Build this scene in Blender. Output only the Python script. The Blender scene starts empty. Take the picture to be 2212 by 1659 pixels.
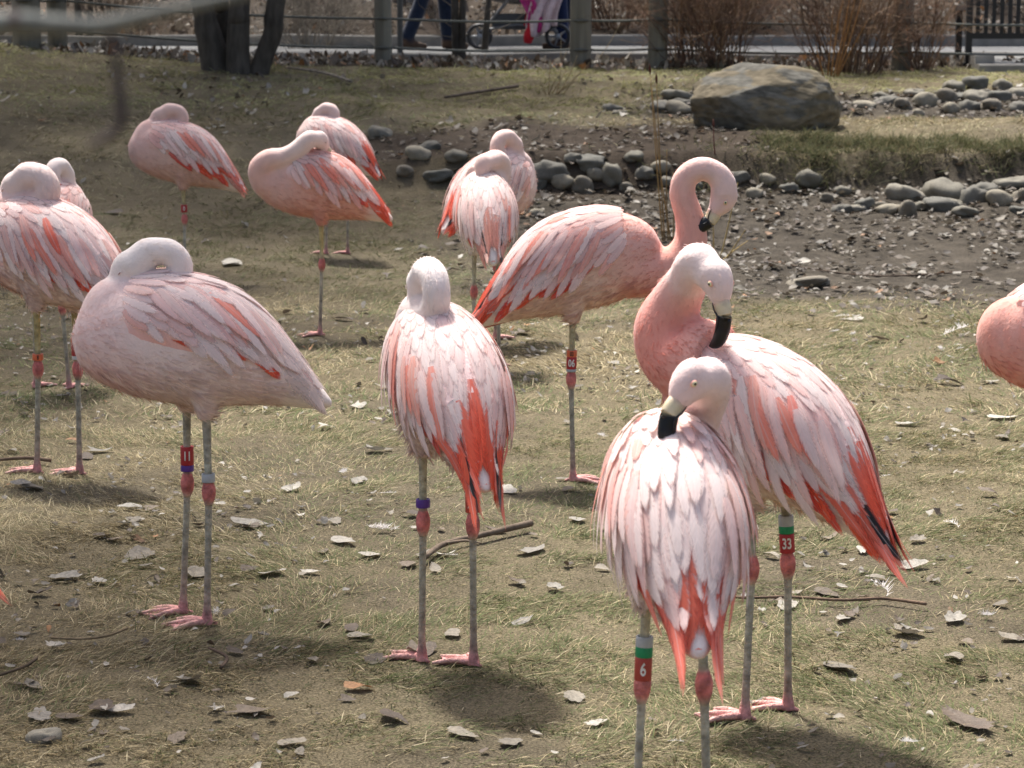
import bpy, bmesh, math, random
import numpy as np
from mathutils import Vector, Matrix, kdtree, noise as mnoise
R = math.radians
random.seed(7)
rng = np.random.default_rng(11)
scn = bpy.context.scene
col = scn.collection

# ------------------------------------------------------------------ camera, sky, sun, exposure
CAM_H, PITCH, FPX = 1.283, R(8.778), 5223.0          # FPX: focal length for a picture 2212 wide
cam_d = bpy.data.cameras.new("camera")
cam_d.sensor_width = 36.0
cam_d.lens = FPX / 2212 * 36.0
cam_d.clip_start = 0.05
cam_d.clip_end = 500
cam_d.dof.use_dof = True
cam_d.dof.focus_distance = 5.4
cam_d.dof.aperture_fstop = 13.0
cam = bpy.data.objects.new("camera", cam_d)
cam.location = (0, 0, CAM_H)
cam.rotation_euler = (math.pi / 2 - PITCH, 0, 0)
col.objects.link(cam)
scn.camera = cam

SUN_EL = R(63)
SUN_AZ = (-0.36, 0.93)                                # towards the sun: behind the birds, a little left
world = bpy.data.worlds.new("World")
scn.world = world
world.use_nodes = True
wn = world.node_tree
bg = wn.nodes["Background"]
sky = wn.nodes.new("ShaderNodeTexSky")
sky.sky_type = 'NISHITA'
sky.sun_disc = False
sky.sun_elevation = SUN_EL
sky.sun_rotation = math.atan2(SUN_AZ[0], SUN_AZ[1])
sky.dust_density = 6.0
sky.air_density = 0.9
sky.ozone_density = 0.7
wn.links.new(sky.outputs[0], bg.inputs[0])
bg.inputs[1].default_value = 0.14
sun_d = bpy.data.lights.new("sun", 'SUN')
sun_d.energy = 4.4
sun_d.angle = R(5.0)
sun_d.color = (1.0, 0.975, 0.94)
sun = bpy.data.objects.new("sun", sun_d)
_h = math.hypot(*SUN_AZ)
sdir = Vector((-SUN_AZ[0] / _h * math.cos(SUN_EL), -SUN_AZ[1] / _h * math.cos(SUN_EL), -math.sin(SUN_EL)))
sun.rotation_euler = sdir.to_track_quat('-Z', 'Y').to_euler()
sun.location = (0, 0, 30)
col.objects.link(sun)
scn.view_settings.view_transform = 'Standard'
scn.view_settings.look = 'None'
scn.view_settings.gamma = 1.0
scn.view_settings.use_curve_mapping = False
scn.view_settings.exposure = 0.76
scn.render.engine = 'CYCLES'
scn.cycles.max_bounces = 6
scn.cycles.diffuse_bounces = 3
scn.cycles.use_denoising = True
scn.cycles.transparent_max_bounces = 12

# ------------------------------------------------------------------ small maths
def smooth(a, b, x):
    t = np.clip((np.asarray(x, float) - a) / (b - a), 0, 1)
    return t * t * (3 - 2 * t)

def vnoise(x, y, seed=0):
    x = np.asarray(x, float); y = np.asarray(y, float)
    xi = np.floor(x).astype(np.int64); yi = np.floor(y).astype(np.int64)
    fx = x - xi; fy = y - yi
    fx = fx * fx * (3 - 2 * fx); fy = fy * fy * (3 - 2 * fy)
    def h(a, b):
        n = (a * 374761393 + b * 668265263 + seed * 974711) & 0xffffffff
        n = ((n ^ (n >> 13)) * 1274126177) & 0xffffffff
        return ((n ^ (n >> 16)) & 0xffff) / 65535.0
    a = h(xi, yi); b = h(xi + 1, yi); c = h(xi, yi + 1); d = h(xi + 1, yi + 1)
    return (a + (b - a) * fx) * (1 - fy) + (c + (d - c) * fx) * fy

def fbm(x, y, seed=0, o=4):
    s = 0; amp = 0.5; f = 1.0
    for k in range(o):
        s = s + amp * vnoise(np.asarray(x) * f, np.asarray(y) * f, seed + k * 17)
        f *= 2.03; amp *= 0.5
    return s / (1 - 0.5 ** o)

def catmull(P, per=6):
    P = np.asarray(P, float)
    n = len(P)
    out = []
    for i in range(n - 1):
        p0 = P[max(i - 1, 0)]; p1 = P[i]; p2 = P[i + 1]; p3 = P[min(i + 2, n - 1)]
        for k in range(per):
            t = k / per
            out.append(0.5 * (2 * p1 + (p2 - p0) * t + (2 * p0 - 5 * p1 + 4 * p2 - p3) * t * t + (3 * p1 - p0 - 3 * p2 + p3) * t ** 3))
    out.append(P[-1])
    return np.array(out)

def unit(v):
    v = np.asarray(v, float)
    return v / max(np.linalg.norm(v), 1e-9)

# ------------------------------------------------------------------ terrain
_RY = [-6, 11, 12.5, 13.3, 13.9, 14.4, 14.58, 15.3, 16.0, 16.6, 17.4, 17.9, 18.6, 19.5, 20.2, 23.6, 24.2, 40, 90]
_RZ = [0, 0, .02, .09, .18, .235, .44, .52, .56, .58, .66, .76, .80, .84, .85, .85, 1.02, 4.6, 14]
_LY = [-6, 11.5, 13, 14, 15, 16, 17, 18, 19, 20.2, 23.6, 24.2, 40, 90]
_LZ = [0, 0, .10, .22, .36, .50, .62, .74, .84, .88, .88, 1.02, 4.6, 14]
def channel(x, y):
    """1 on the right where the dry stream bed runs, 0 on the left lawn"""
    return smooth(-1.5, -0.15, np.asarray(x) + 0.25 * (fbm(np.asarray(x) * .8, np.asarray(y) * .8, 5) - .5) * 2)
def hgt(x, y, fine=True):
    x = np.asarray(x, float); y = np.asarray(y, float)
    w = channel(x, y)
    wob = 0.5 * (fbm(x * .7 + 3, y * .3, 9) - .5)
    yr = np.where((y > 11.5) & (y < 19), y + wob, y)
    z = (1 - w) * np.interp(y, _LY, _LZ) + w * np.interp(yr, _RY, _RZ)
    z = z + smooth(-1.6, -4.6, x) * smooth(14.5, 19.5, y) * (1 - smooth(20, 21, y)) * 0.16
    if fine:
        far = smooth(7, 13, y)
        z = z + (fbm(x * 2.2, y * 2.2, 3) - .5) * (0.022 + 0.03 * far) + (fbm(x * 9, y * 9, 4, 3) - .5) * 0.016 + smooth(10.6, 11.6, y) * (1 - smooth(18.5, 19.5, y)) * (fbm(x * 6, y * 6, 8, 4) - .5) * .05 * w
    return z

CP, SP = math.cos(PITCH), math.sin(PITCH)
def ray(px, py):
    u = (px - 1106) / FPX; v = (829.5 - py) / FPX
    return np.array([u, CP + v * SP, -SP + v * CP])
def ground_px(px, py):
    """the ground point that shows at a given place of the 2212-wide photograph"""
    d = ray(px, py)
    lo = 2.0
    t = 2.0
    while t < 80:
        p = np.array([0, 0, CAM_H]) + d * t
        if p[2] < hgt(p[0], p[1], False):
            break
        lo = t; t += 0.05
    for _ in range(20):
        m = (lo + t) / 2
        p = np.array([0, 0, CAM_H]) + d * m
        if p[2] < hgt(p[0], p[1], False): t = m
        else: lo = m
    p = np.array([0, 0, CAM_H]) + d * lo
    return np.array([p[0], p[1], float(hgt(p[0], p[1]))])
def at_depth(px, py, Y):
    d = ray(px, py)
    return np.array([0, 0, CAM_H]) + d * (Y / d[1])
def pxm(Y, z=0.5):
    """pixels per metre at a distance"""
    return FPX / (Y * CP + (CAM_H - z) * SP)

# ------------------------------------------------------------------ object helpers
def tag(o, label=None, cat=None, group=None, kind=None):
    if label: o["label"] = label
    if cat: o["category"] = cat
    if group: o["group"] = group
    if kind: o["kind"] = kind
    return o
def link(name, me, mat=None, parent=None, loc=None):
    o = bpy.data.objects.new(name, me)
    col.objects.link(o)
    if mat is not None and me is not None:
        for m in (mat if isinstance(mat, (list, tuple)) else [mat]):
            me.materials.append(m)
    if parent is not None: o.parent = parent
    if loc is not None: o.location = loc
    return o
def empty(name, loc, rz=0.0):
    o = bpy.data.objects.new(name, None)
    o.empty_display_size = 0.1
    o.location = loc
    o.rotation_euler = (0, 0, rz)
    col.objects.link(o)
    return o
def fast_mesh(name, verts, faces, cols=None, smooth_=True, uv=None):
    me = bpy.data.meshes.new(name)
    verts = np.asarray(verts, np.float32)
    if isinstance(faces, np.ndarray):
        k = faces.shape[1]
        me.vertices.add(len(verts)); me.vertices.foreach_set("co", verts.ravel())
        me.loops.add(faces.size); me.loops.foreach_set("vertex_index", faces.astype(np.int32).ravel())
        me.polygons.add(len(faces))
        me.polygons.foreach_set("loop_start", np.arange(0, faces.size, k, dtype=np.int32))
        me.polygons.foreach_set("loop_total", np.full(len(faces), k, np.int32))
        me.update(calc_edges=True)
    else:
        me.from_pydata(verts.tolist(), [], faces)
    me.polygons.foreach_set("use_smooth", np.full(len(me.polygons), smooth_))
    if cols is not None:
        c = np.asarray(cols, np.float32)
        if c.shape[1] == 3: c = np.hstack([c, np.ones((len(c), 1), np.float32)])
        a = me.color_attributes.new("tint", 'FLOAT_COLOR', 'POINT')
        a.data.foreach_set("color", c.ravel())
    if uv is not None:
        l = me.uv_layers.new(name="UVMap")
        li = np.zeros(len(me.loops), np.int32); me.loops.foreach_get("vertex_index", li)
        l.data.foreach_set("uv", np.asarray(uv, np.float32)[li].ravel())
    return me

class MB:
    """collects shells with one colour per vertex"""
    def __init__(s): s.v = []; s.f = []; s.c = []
    def add(s, v, f, c):
        o = len(s.v)
        v = [tuple(map(float, p)) for p in v]
        s.v += v
        s.f += [tuple(i + o for i in q) for q in f]
        c = np.asarray(c, float)
        s.c += [tuple(c)] * len(v) if c.ndim == 1 else [tuple(q) for q in c]
    def tube(s, P, rad, c, n=10, per=5, flat=1.0, up=None, caps=True):
        P = np.asarray(P, float); rad = np.asarray(rad, float)
        c = np.asarray(c, float)
        if c.ndim == 1: c = np.tile(c, (len(P), 1))
        S = catmull(np.hstack([P, rad[:, None], c]), per) if per > 1 else np.hstack([P, rad[:, None], c])
        pts = S[:, :3]; rr = np.maximum(S[:, 3], 1e-4); cc = S[:, 4:]
        T = np.gradient(pts, axis=0); T /= np.maximum(np.linalg.norm(T, axis=1), 1e-9)[:, None]
        u = np.asarray(up if up is not None else ((0, 0, 1) if abs(T[0][2]) < .9 else (0, 1, 0)), float)
        V = []; C = []
        for i in range(len(pts)):
            u = u - T[i] * u.dot(T[i]); u = unit(u)
            w = np.cross(T[i], u)
            for k in range(n):
                a = 2 * math.pi * k / n
                V.append(pts[i] + rr[i] * (math.cos(a) * u + math.sin(a) * flat * w)); C.append(cc[i])
        F = []
        m = len(pts)
        for i in range(m - 1):
            for k in range(n):
                F.append((i * n + k, i * n + (k + 1) % n, (i + 1) * n + (k + 1) % n, (i + 1) * n + k))
        if caps:
            F.append(tuple(range(n))[::-1]); F.append(tuple((m - 1) * n + k for k in range(n)))
        s.add(V, F, C)
    def box(s, c, size, col_, rz=0, bev=0.0):
        x, y, z = [q / 2 for q in size]
        V = []
        cs, sn = math.cos(rz), math.sin(rz)
        for dz in (-z, z):
            for dx, dy in ((-x, -y), (x, -y), (x, y), (-x, y)):
                V.append((c[0] + dx * cs - dy * sn, c[1] + dx * sn + dy * cs, c[2] + dz))
        s.add(V, [(3, 2, 1, 0), (4, 5, 6, 7), (0, 1, 5, 4), (1, 2, 6, 5), (2, 3, 7, 6), (3, 0, 4, 7)], col_)
    def mesh(s, name, smooth_=True):
        return fast_mesh(name, s.v, s.f, s.c, smooth_)

# ------------------------------------------------------------------ materials
def new_mat(name):
    m = bpy.data.materials.new(name)
    m.use_nodes = True
    nt = m.node_tree
    b = nt.nodes["Principled BSDF"]
    return m, nt, b
def nd(nt, t, **kw):
    n = nt.nodes.new(t)
    for k, v in kw.items(): setattr(n, k, v)
    return n
def tint_mat(name, rough=0.8, var=0.25, scale=40, bump=0.15, bscale=120, spec=0.25, sheen=0.0, transl=0.0, stretch=None, metal=0.0):
    """vertex tint, broken up by noise, with fine relief"""
    m, nt, b = new_mat(name)
    at = nd(nt, "ShaderNodeAttribute"); at.attribute_name = "tint"
    tc = nd(nt, "ShaderNodeTexCoord")
    src = tc.outputs["Object"]
    if stretch:
        mp = nd(nt, "ShaderNodeMapping"); mp.inputs["Scale"].default_value = stretch
        nt.links.new(src, mp.inputs["Vector"]); src = mp.outputs["Vector"]
    n1 = nd(nt, "ShaderNodeTexNoise"); n1.inputs["Scale"].default_value = scale; n1.inputs["Detail"].default_value = 6
    nt.links.new(src, n1.inputs["Vector"])
    mr = nd(nt, "ShaderNodeMapRange"); mr.inputs[1].default_value = 0.3; mr.inputs[2].default_value = 0.7
    mr.inputs[3].default_value = 1 - var; mr.inputs[4].default_value = 1 + var
    nt.links.new(n1.outputs["Fac"], mr.inputs[0])
    mx = nd(nt, "ShaderNodeVectorMath", operation='SCALE')
    nt.links.new(at.outputs["Color"], mx.inputs[0]); nt.links.new(mr.outputs[0], mx.inputs["Scale"])
    nt.links.new(mx.outputs[0], b.inputs["Base Color"])
    b.inputs["Roughness"].default_value = rough
    b.inputs["Specular IOR Level"].default_value = spec
    b.inputs["Metallic"].default_value = metal
    b.inputs["Sheen Weight"].default_value = sheen
    n2 = nd(nt, "ShaderNodeTexNoise"); n2.inputs["Scale"].default_value = bscale; n2.inputs["Detail"].default_value = 5
    nt.links.new(src, n2.inputs["Vector"])
    bp = nd(nt, "ShaderNodeBump"); bp.inputs["Strength"].default_value = bump; bp.inputs["Distance"].default_value = 0.01
    nt.links.new(n2.outputs["Fac"], bp.inputs["Height"]); nt.links.new(bp.outputs[0], b.inputs["Normal"])
    if transl > 0:
        tr = nd(nt, "ShaderNodeBsdfTranslucent"); nt.links.new(mx.outputs[0], tr.inputs["Color"])
        ms = nd(nt, "ShaderNodeMixShader"); ms.inputs[0].default_value = transl
        out = nt.nodes["Material Output"]
        nt.links.new(b.outputs[0], ms.inputs[1]); nt.links.new(tr.outputs[0], ms.inputs[2]); nt.links.new(ms.outputs[0], out.inputs[0])
    return m

def feather_mat():
    m, nt, b = new_mat("feather")
    oi = nd(nt, "ShaderNodeObjectInfo")
    uv = nd(nt, "ShaderNodeUVMap")
    sep = nd(nt, "ShaderNodeSeparateXYZ"); nt.links.new(uv.outputs[0], sep.inputs[0])
    # distance from the shaft
    ab = nd(nt, "ShaderNodeMath", operation='SUBTRACT'); ab.inputs[1].default_value = 0.5; nt.links.new(sep.outputs["X"], ab.inputs[0])
    ab2 = nd(nt, "ShaderNodeMath", operation='ABSOLUTE'); nt.links.new(ab.outputs[0], ab2.inputs[0])
    # barbs: fine streaks running outward to the tip
    cb = nd(nt, "ShaderNodeMath", operation='MULTIPLY_ADD'); cb.inputs[1].default_value = -0.35
    nt.links.new(ab2.outputs[0], cb.inputs[0]); nt.links.new(sep.outputs["Y"], cb.inputs[2])
    cx = nd(nt, "ShaderNodeCombineXYZ"); nt.links.new(cb.outputs[0], cx.inputs["X"]); nt.links.new(oi.outputs["Random"], cx.inputs["Y"])
    nz = nd(nt, "ShaderNodeTexNoise"); nz.inputs["Scale"].default_value = 22; nz.inputs["Detail"].default_value = 4
    nt.links.new(cx.outputs[0], nz.inputs["Vector"])
    # long soft streaks along the feather
    sx = nd(nt, "ShaderNodeCombineXYZ")
    m6 = nd(nt, "ShaderNodeMath", operation='MULTIPLY'); m6.inputs[1].default_value = 7; nt.links.new(sep.outputs["X"], m6.inputs[0])
    nt.links.new(m6.outputs[0], sx.inputs["X"]); nt.links.new(sep.outputs["Y"], sx.inputs["Y"]); nt.links.new(oi.outputs["Random"], sx.inputs["Z"])
    n3 = nd(nt, "ShaderNodeTexNoise"); n3.inputs["Scale"].default_value = 1.6; n3.inputs["Detail"].default_value = 2
    nt.links.new(sx.outputs[0], n3.inputs["Vector"])
    ad = nd(nt, "ShaderNodeMath", operation='ADD'); nt.links.new(nz.outputs["Fac"], ad.inputs[0]); nt.links.new(n3.outputs["Fac"], ad.inputs[1])
    mr = nd(nt, "ShaderNodeMapRange"); mr.inputs[1].default_value = .7; mr.inputs[2].default_value = 1.3; mr.inputs[3].default_value = 0.88; mr.inputs[4].default_value = 1.08
    nt.links.new(ad.outputs[0], mr.inputs[0])
    sc = nd(nt, "ShaderNodeVectorMath", operation='SCALE'); nt.links.new(oi.outputs["Color"], sc.inputs[0]); nt.links.new(mr.outputs[0], sc.inputs["Scale"])
    # pale shaft
    sh = nd(nt, "ShaderNodeMapRange"); sh.inputs[1].default_value = 0.02; sh.inputs[2].default_value = 0.06; sh.inputs[3].default_value = 0.35; sh.inputs[4].default_value = 0.0
    nt.links.new(ab2.outputs[0], sh.inputs[0])
    mix = nd(nt, "ShaderNodeMix", data_type='RGBA'); mix.inputs["B"].default_value = (0.9, 0.8, 0.76, 1)
    nt.links.new(sh.outputs[0], mix.inputs["Factor"]); nt.links.new(sc.outputs[0], mix.inputs["A"])
    # base of the vane is downy and paler
    ed = nd(nt, "ShaderNodeMapRange"); ed.inputs[1].default_value = 0.0; ed.inputs[2].default_value = 0.45; ed.inputs[3].default_value = 0.18; ed.inputs[4].default_value = 0.0
    nt.links.new(sep.outputs["Y"], ed.inputs[0])
    mix2 = nd(nt, "ShaderNodeMix", data_type='RGBA'); mix2.inputs["B"].default_value = (0.84, 0.68, 0.63, 1)
    nt.links.new(ed.outputs[0], mix2.inputs["Factor"]); nt.links.new(mix.outputs["Result"], mix2.inputs["A"])
    nt.links.new(mix2.outputs["Result"], b.inputs["Base Color"])
    b.inputs["Roughness"].default_value = 0.62
    b.inputs["Specular IOR Level"].default_value = 0.3
    b.inputs["Sheen Weight"].default_value = 0.15
    bp = nd(nt, "ShaderNodeBump"); bp.inputs["Strength"].default_value = 0.25; bp.inputs["Distance"].default_value = 0.002
    nt.links.new(nz.outputs["Fac"], bp.inputs["Height"]); nt.links.new(bp.outputs[0], b.inputs["Normal"])
    tr = nd(nt, "ShaderNodeBsdfTranslucent"); nt.links.new(mix2.outputs["Result"], tr.inputs["Color"])
    ms = nd(nt, "ShaderNodeMixShader"); ms.inputs[0].default_value = 0.30
    out = nt.nodes["Material Output"]
    nt.links.new(b.outputs[0], ms.inputs[1]); nt.links.new(tr.outputs[0], ms.inputs[2])
    # the vane frays into loose barbs along its rim and tip
    e1 = nd(nt, "ShaderNodeMath", operation='MULTIPLY'); e1.inputs[1].default_value = 2.0; nt.links.new(ab2.outputs[0], e1.inputs[0])
    e2 = nd(nt, "ShaderNodeMath", operation='MULTIPLY_ADD'); e2.inputs[1].default_value = 0.9; e2.inputs[2].default_value = -0.45; nt.links.new(nz.outputs["Fac"], e2.inputs[0])
    rimv = nd(nt, "ShaderNodeMath", operation='MULTIPLY_ADD'); rimv.inputs[1].default_value = 3.2; rimv.inputs[2].default_value = -2.2; nt.links.new(sep.outputs["Y"], rimv.inputs[0])
    mxm = nd(nt, "ShaderNodeMath", operation='MAXIMUM'); nt.links.new(e1.outputs[0], mxm.inputs[0]); nt.links.new(rimv.outputs[0], mxm.inputs[1])
    e3 = nd(nt, "ShaderNodeMath", operation='ADD'); nt.links.new(mxm.outputs[0], e3.inputs[0]); nt.links.new(e2.outputs[0], e3.inputs[1])
    fr = nd(nt, "ShaderNodeMapRange", interpolation_type='SMOOTHSTEP'); fr.inputs[1].default_value = 0.58; fr.inputs[2].default_value = 1.06; fr.inputs[3].default_value = 0.0; fr.inputs[4].default_value = 0.92
    nt.links.new(e3.outputs[0], fr.inputs[0])
    tp = nd(nt, "ShaderNodeBsdfTransparent"); m3 = nd(nt, "ShaderNodeMixShader")
    nt.links.new(fr.outputs[0], m3.inputs[0]); nt.links.new(ms.outputs[0], m3.inputs[1]); nt.links.new(tp.outputs[0], m3.inputs[2]); nt.links.new(m3.outputs[0], out.inputs[0])
    return m

M_FEATHER = feather_mat()
M_BODY = tint_mat("plumage", rough=0.9, var=0.06, scale=30, bump=0.16, bscale=170, spec=0.1, sheen=0.25)
M_DOWN = tint_mat("down", rough=0.95, var=0.08, scale=60, bump=0.0, spec=0.05, transl=0.35)
M_BILL = tint_mat("bill_horn", rough=0.42, var=0.18, scale=60, bump=0.08, bscale=200, spec=0.45)
M_BAND = tint_mat("band_plastic", rough=0.4, var=0.1, scale=90, bump=0.03, spec=0.5)
M_LEG = tint_mat("leg_skin", rough=.75, var=.45, scale=55, bump=.6, bscale=160, spec=.3)
M_EYE = tint_mat("eye_gloss", rough=0.12, var=0.02, bump=0.0, spec=0.6)
M_GROUND = None
M_GRASS = tint_mat("grass_blade", rough=0.75, var=0.12, scale=30, bump=0.0, spec=0.2, transl=0.25)
M_LEAF = tint_mat("dead_leaf", rough=0.62, var=0.22, scale=45, bump=0.3, bscale=90, spec=0.35, transl=0.15)
M_ROCK = tint_mat("river_stone", rough=0.82, var=0.22, scale=14, bump=0.25, bscale=60, spec=0.3)
M_BARK = tint_mat("bark", rough=0.9, var=0.35, scale=22, bump=0.7, bscale=35, spec=0.15, stretch=(1, 1, .3))
M_WOOD = tint_mat("weathered_wood", rough=0.85, var=0.25, scale=20, bump=0.35, bscale=50, spec=0.2, stretch=(1, 1, .08))
M_CONC = tint_mat("concrete", rough=0.95, var=0.16, scale=9, bump=0.25, bscale=70, spec=0.06)
M_CLOTH = tint_mat("cloth", rough=0.9, var=0.15, scale=30, bump=0.3, bscale=60, spec=0.1, sheen=0.2)
M_METAL = tint_mat("painted_metal", rough=0.4, var=0.1, scale=30, bump=0.03, spec=0.5)
M_ROPE = tint_mat("rope", rough=0.85, var=0.25, scale=80, bump=0.5, bscale=140, spec=0.15)

# ------------------------------------------------------------------ ground
def zones(x, y):
    """grass cover 0..1 and bare-mud weight 0..1 at a ground point"""
    x = np.asarray(x, float); y = np.asarray(y, float)
    e = (fbm(x * 1.6, y * 1.6, 21) - .5)
    yy = y + e * 1.3; xx = x + e * 0.9
    mud = smooth(-.75, .35, xx - 0.12 * (13 - np.minimum(y, 13))) * smooth(10.35, 11.4, yy) * (1 - smooth(14.3, 14.6, y + e * .3))
    cen = smooth(14.0, 14.5, yy) * (1 - smooth(15.5, 16.1, yy)) * smooth(-1.5, -.8, xx) * (1 - smooth(1.2, 1.7, xx))
    bed = smooth(16.2, 16.5, y + e * .5) * (1 - smooth(17.4, 17.7, y + e * .4)) * smooth(.6, 1.3, xx)
    pl = smooth(19.0, 19.25, y + e * .4) * smooth(-4.0, -3.2, xx)
    pl = np.maximum(pl, smooth(20.0, 20.2, y))
    bare = np.maximum(np.maximum(mud, cen * .92), np.maximum(bed, pl))
    thin = smooth(9.5, 12.5, yy) * (1 - smooth(16.2, 17.2, yy)) * 0.4 * fbm(x * 2.5, y * 2.5, 61) * 1.6 * (1 - smooth(.8, 1.6, xx) * smooth(14.4, 15, yy))
    patch = 0.6 * smooth(.56, .70, fbm(x * 1.3, y * 1.3, 31))
    g = (1 - bare) * (1 - np.clip(thin, 0, .75)) * (1 - patch * (1 - smooth(16, 17.5, y)))
    return np.clip(g, 0, 1), mud, cen, bed, pl

def axis(lo, hi, knots):
    """graded coordinates: knots = [(start, step), ...]"""
    out = [lo]
    while out[-1] < hi:
        st = [s for k, s in knots if out[-1] >= k][-1]
        out.append(out[-1] + st)
    return np.array(out)
gx = axis(-70, 70, [(-70, 6.0), (-16, 1.0), (-6, .25), (-4.6, .055), (4.6, .25), (6, 1.0), (16, 6.0)])
gy = axis(-14, 90, [(-14, 2.0), (2, .2), (3, .032), (13, .05), (20.5, .3), (28, 3.0)])
GX, GY = np.meshgrid(gx, gy)
GZ = hgt(GX, GY)
nx, ny = len(gx), len(gy)
idx = np.arange(nx * ny).reshape(ny, nx)
gf = np.stack([idx[:-1, :-1], idx[:-1, 1:], idx[1:, 1:], idx[1:, :-1]], -1).reshape(-1, 4)
g_, mud_, cen_, bed_, pl_ = zones(GX, GY)
big = fbm(GX * .9, GY * .9, 41)[..., None]; fine_ = fbm(GX * 14, GY * 14, 43)[..., None]
soil = np.array([.088, .073, .052]) * (0.75 + .5 * big) * (0.65 + .7 * fine_)
thatch = np.array([.175, .145, .088]) * (0.8 + .4 * fine_)
gcol = soil * (1 - .75 * g_[..., None]) + thatch * .75 * g_[..., None]
mudc = np.array([.068, .058, .045]) * (.45 + 1.1 * fine_)
wm = np.maximum(mud_, bed_)[..., None]
gcol = gcol * (1 - wm) + mudc * wm
wc = np.maximum(cen_, pl_)[..., None]
gcol = gcol * (1 - wc) + np.array([.064, .050, .037]) * (.5 + fine_) * wc
gme = fast_mesh("ground", np.stack([GX, GY, GZ], -1).reshape(-1, 3), gf, gcol.reshape(-1, 3))
M_GROUND = tint_mat("soil", rough=0.95, var=0.6, scale=210, bump=1.0, bscale=150, spec=0.08)
ground = tag(link("ground", gme, M_GROUND), kind="structure")

def in_view(x, y, m=0.12):
    return np.abs(x) < (0.2118 + m * 0.3) * y + 0.12

# ------------------------------------------------------------------ grass: matted blades, one mass
def blades(n, y0, y1, seg, lmin, lmax, width, dens_pow=1.0, seed=1, tall=None):
    r = np.random.default_rng(seed)
    y = np.sqrt(r.uniform(y0 * y0, y1 * y1, n)); x = r.uniform(-1, 1, n) * (0.24 * y + .15)
    g, *_ = zones(x, y)
    tuft = smooth(.32, .62, fbm(x * 7, y * 7, 77, 3))
    keep = r.uniform(0, 1, n) < g ** dens_pow * (.5 + .5 * tuft)
    if tall is not None: keep &= (x > .95 + .25 * np.sin(y * 9)) & (fbm(x * 3, y * 3, 88) > .38)
    x, y = x[keep], y[keep]; n = len(x)
    z = hgt(x, y)
    tuft = tuft[keep]
    L = r.uniform(lmin, lmax, n) * (.6 + .8 * tuft)
    swirl = fbm(x * 1.1, y * 1.1, 51) * 14
    az = swirl + r.normal(0, .9, n)
    el = np.clip(np.abs(r.normal(.28, .32, n)), .02, 1.4)
    d = np.stack([np.cos(az) * np.cos(el), np.sin(az) * np.cos(el), np.sin(el)], -1)
    sd = np.stack([-np.sin(az), np.cos(az), r.normal(0, .5, n)], -1)
    sd /= np.linalg.norm(sd, axis=1)[:, None]
    if tall is not None:
        L = L * tall; el = np.clip(r.normal(.75, .35, n), .1, 1.5); az = -1.57 + r.normal(0, .8, n)
        d = np.stack([np.cos(az) * np.cos(el), np.sin(az) * np.cos(el), np.sin(el)], -1)
    base = np.stack([x, y, z - .002], -1)
    green = smooth(.40, .70, fbm(x * .55 + 9, y * .55, 55) + .16 * smooth(15.5, 18, y) + .10 * (1 - smooth(4.2, 5.2, y)) + .05 * smooth(13.8, 14.6, y))
    isg = r.uniform(0, 1, n) < (.08 + .62 * green)
    straw = np.array([.375, .305, .172]); gr = np.array([.135, .155, .062]); pale = np.array([.54, .46, .29]); dk = np.array([.175, .14, .078])
    t = r.uniform(0, 1, n)
    cl = np.where(isg[:, None], gr, np.where((t < .18)[:, None], pale, np.where((t > .72)[:, None], dk, straw)))
    if tall is not None: cl = np.where((r.uniform(0, 1, n) < .6)[:, None], np.array([.10, .115, .05]), cl * .8)
    farg = (smooth(16.2, 17.5, y) * .8)[:, None]
    cl = cl * (1 - farg) + farg * np.array([.37, .365, .165])
    olive_mid = smooth(10, 12.5, y) * (1 - smooth(15, 16.6, y))  # middle-distance blades blend towards dark olive
    cl = cl * (1 - olive_mid[:, None] * .45) + olive_mid[:, None] * .45 * np.array([.15, .15, .085])
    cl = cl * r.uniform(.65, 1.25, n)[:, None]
    V = []; w = width * r.uniform(.6, 1.3, n)
    for k in range(seg):
        s = k / seg
        c = base + d * (L * s)[:, None] - np.array([0, 0, 1]) * (L * s * s * np.sin(el) * .45)[:, None]
        hw = (w * (1 - .6 * s) / 2)[:, None]
        V += [c - sd * hw, c + sd * hw]
    V.append(base + d * L[:, None] - np.array([0, 0, 1]) * (L * np.sin(el) * .45)[:, None])
    nv = 2 * seg + 1
    VV = np.stack(V, 1).reshape(-1, 3)
    b0 = (np.arange(n) * nv)[:, None]
    tr = []
    for k in range(seg - 1):
        a = 2 * k
        tr += [b0 + np.array([[a, a + 1, a + 3]]), b0 + np.array([[a, a + 3, a + 2]])]
    a = 2 * (seg - 1)
    tr.append(b0 + np.array([[a, a + 1, a + 2]]))
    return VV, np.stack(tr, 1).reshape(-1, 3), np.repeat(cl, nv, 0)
def join_arrays(parts):
    off = 0; V = []; F = []; C = []
    for v, f, c in parts:
        V.append(v); F.append(f + off); C.append(c); off += len(v)
    return np.vstack(V), np.vstack(F), np.vstack(C)
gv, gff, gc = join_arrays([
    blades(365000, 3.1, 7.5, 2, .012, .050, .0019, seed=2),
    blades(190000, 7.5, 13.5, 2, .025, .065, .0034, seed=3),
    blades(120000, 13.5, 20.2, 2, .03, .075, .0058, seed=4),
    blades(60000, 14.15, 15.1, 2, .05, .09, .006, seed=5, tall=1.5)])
grass = tag(link("grass", fast_mesh("grass", gv, gff, gc), M_GRASS), "short matted straw and olive grass covering the ground", "grass", kind="stuff")

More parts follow.
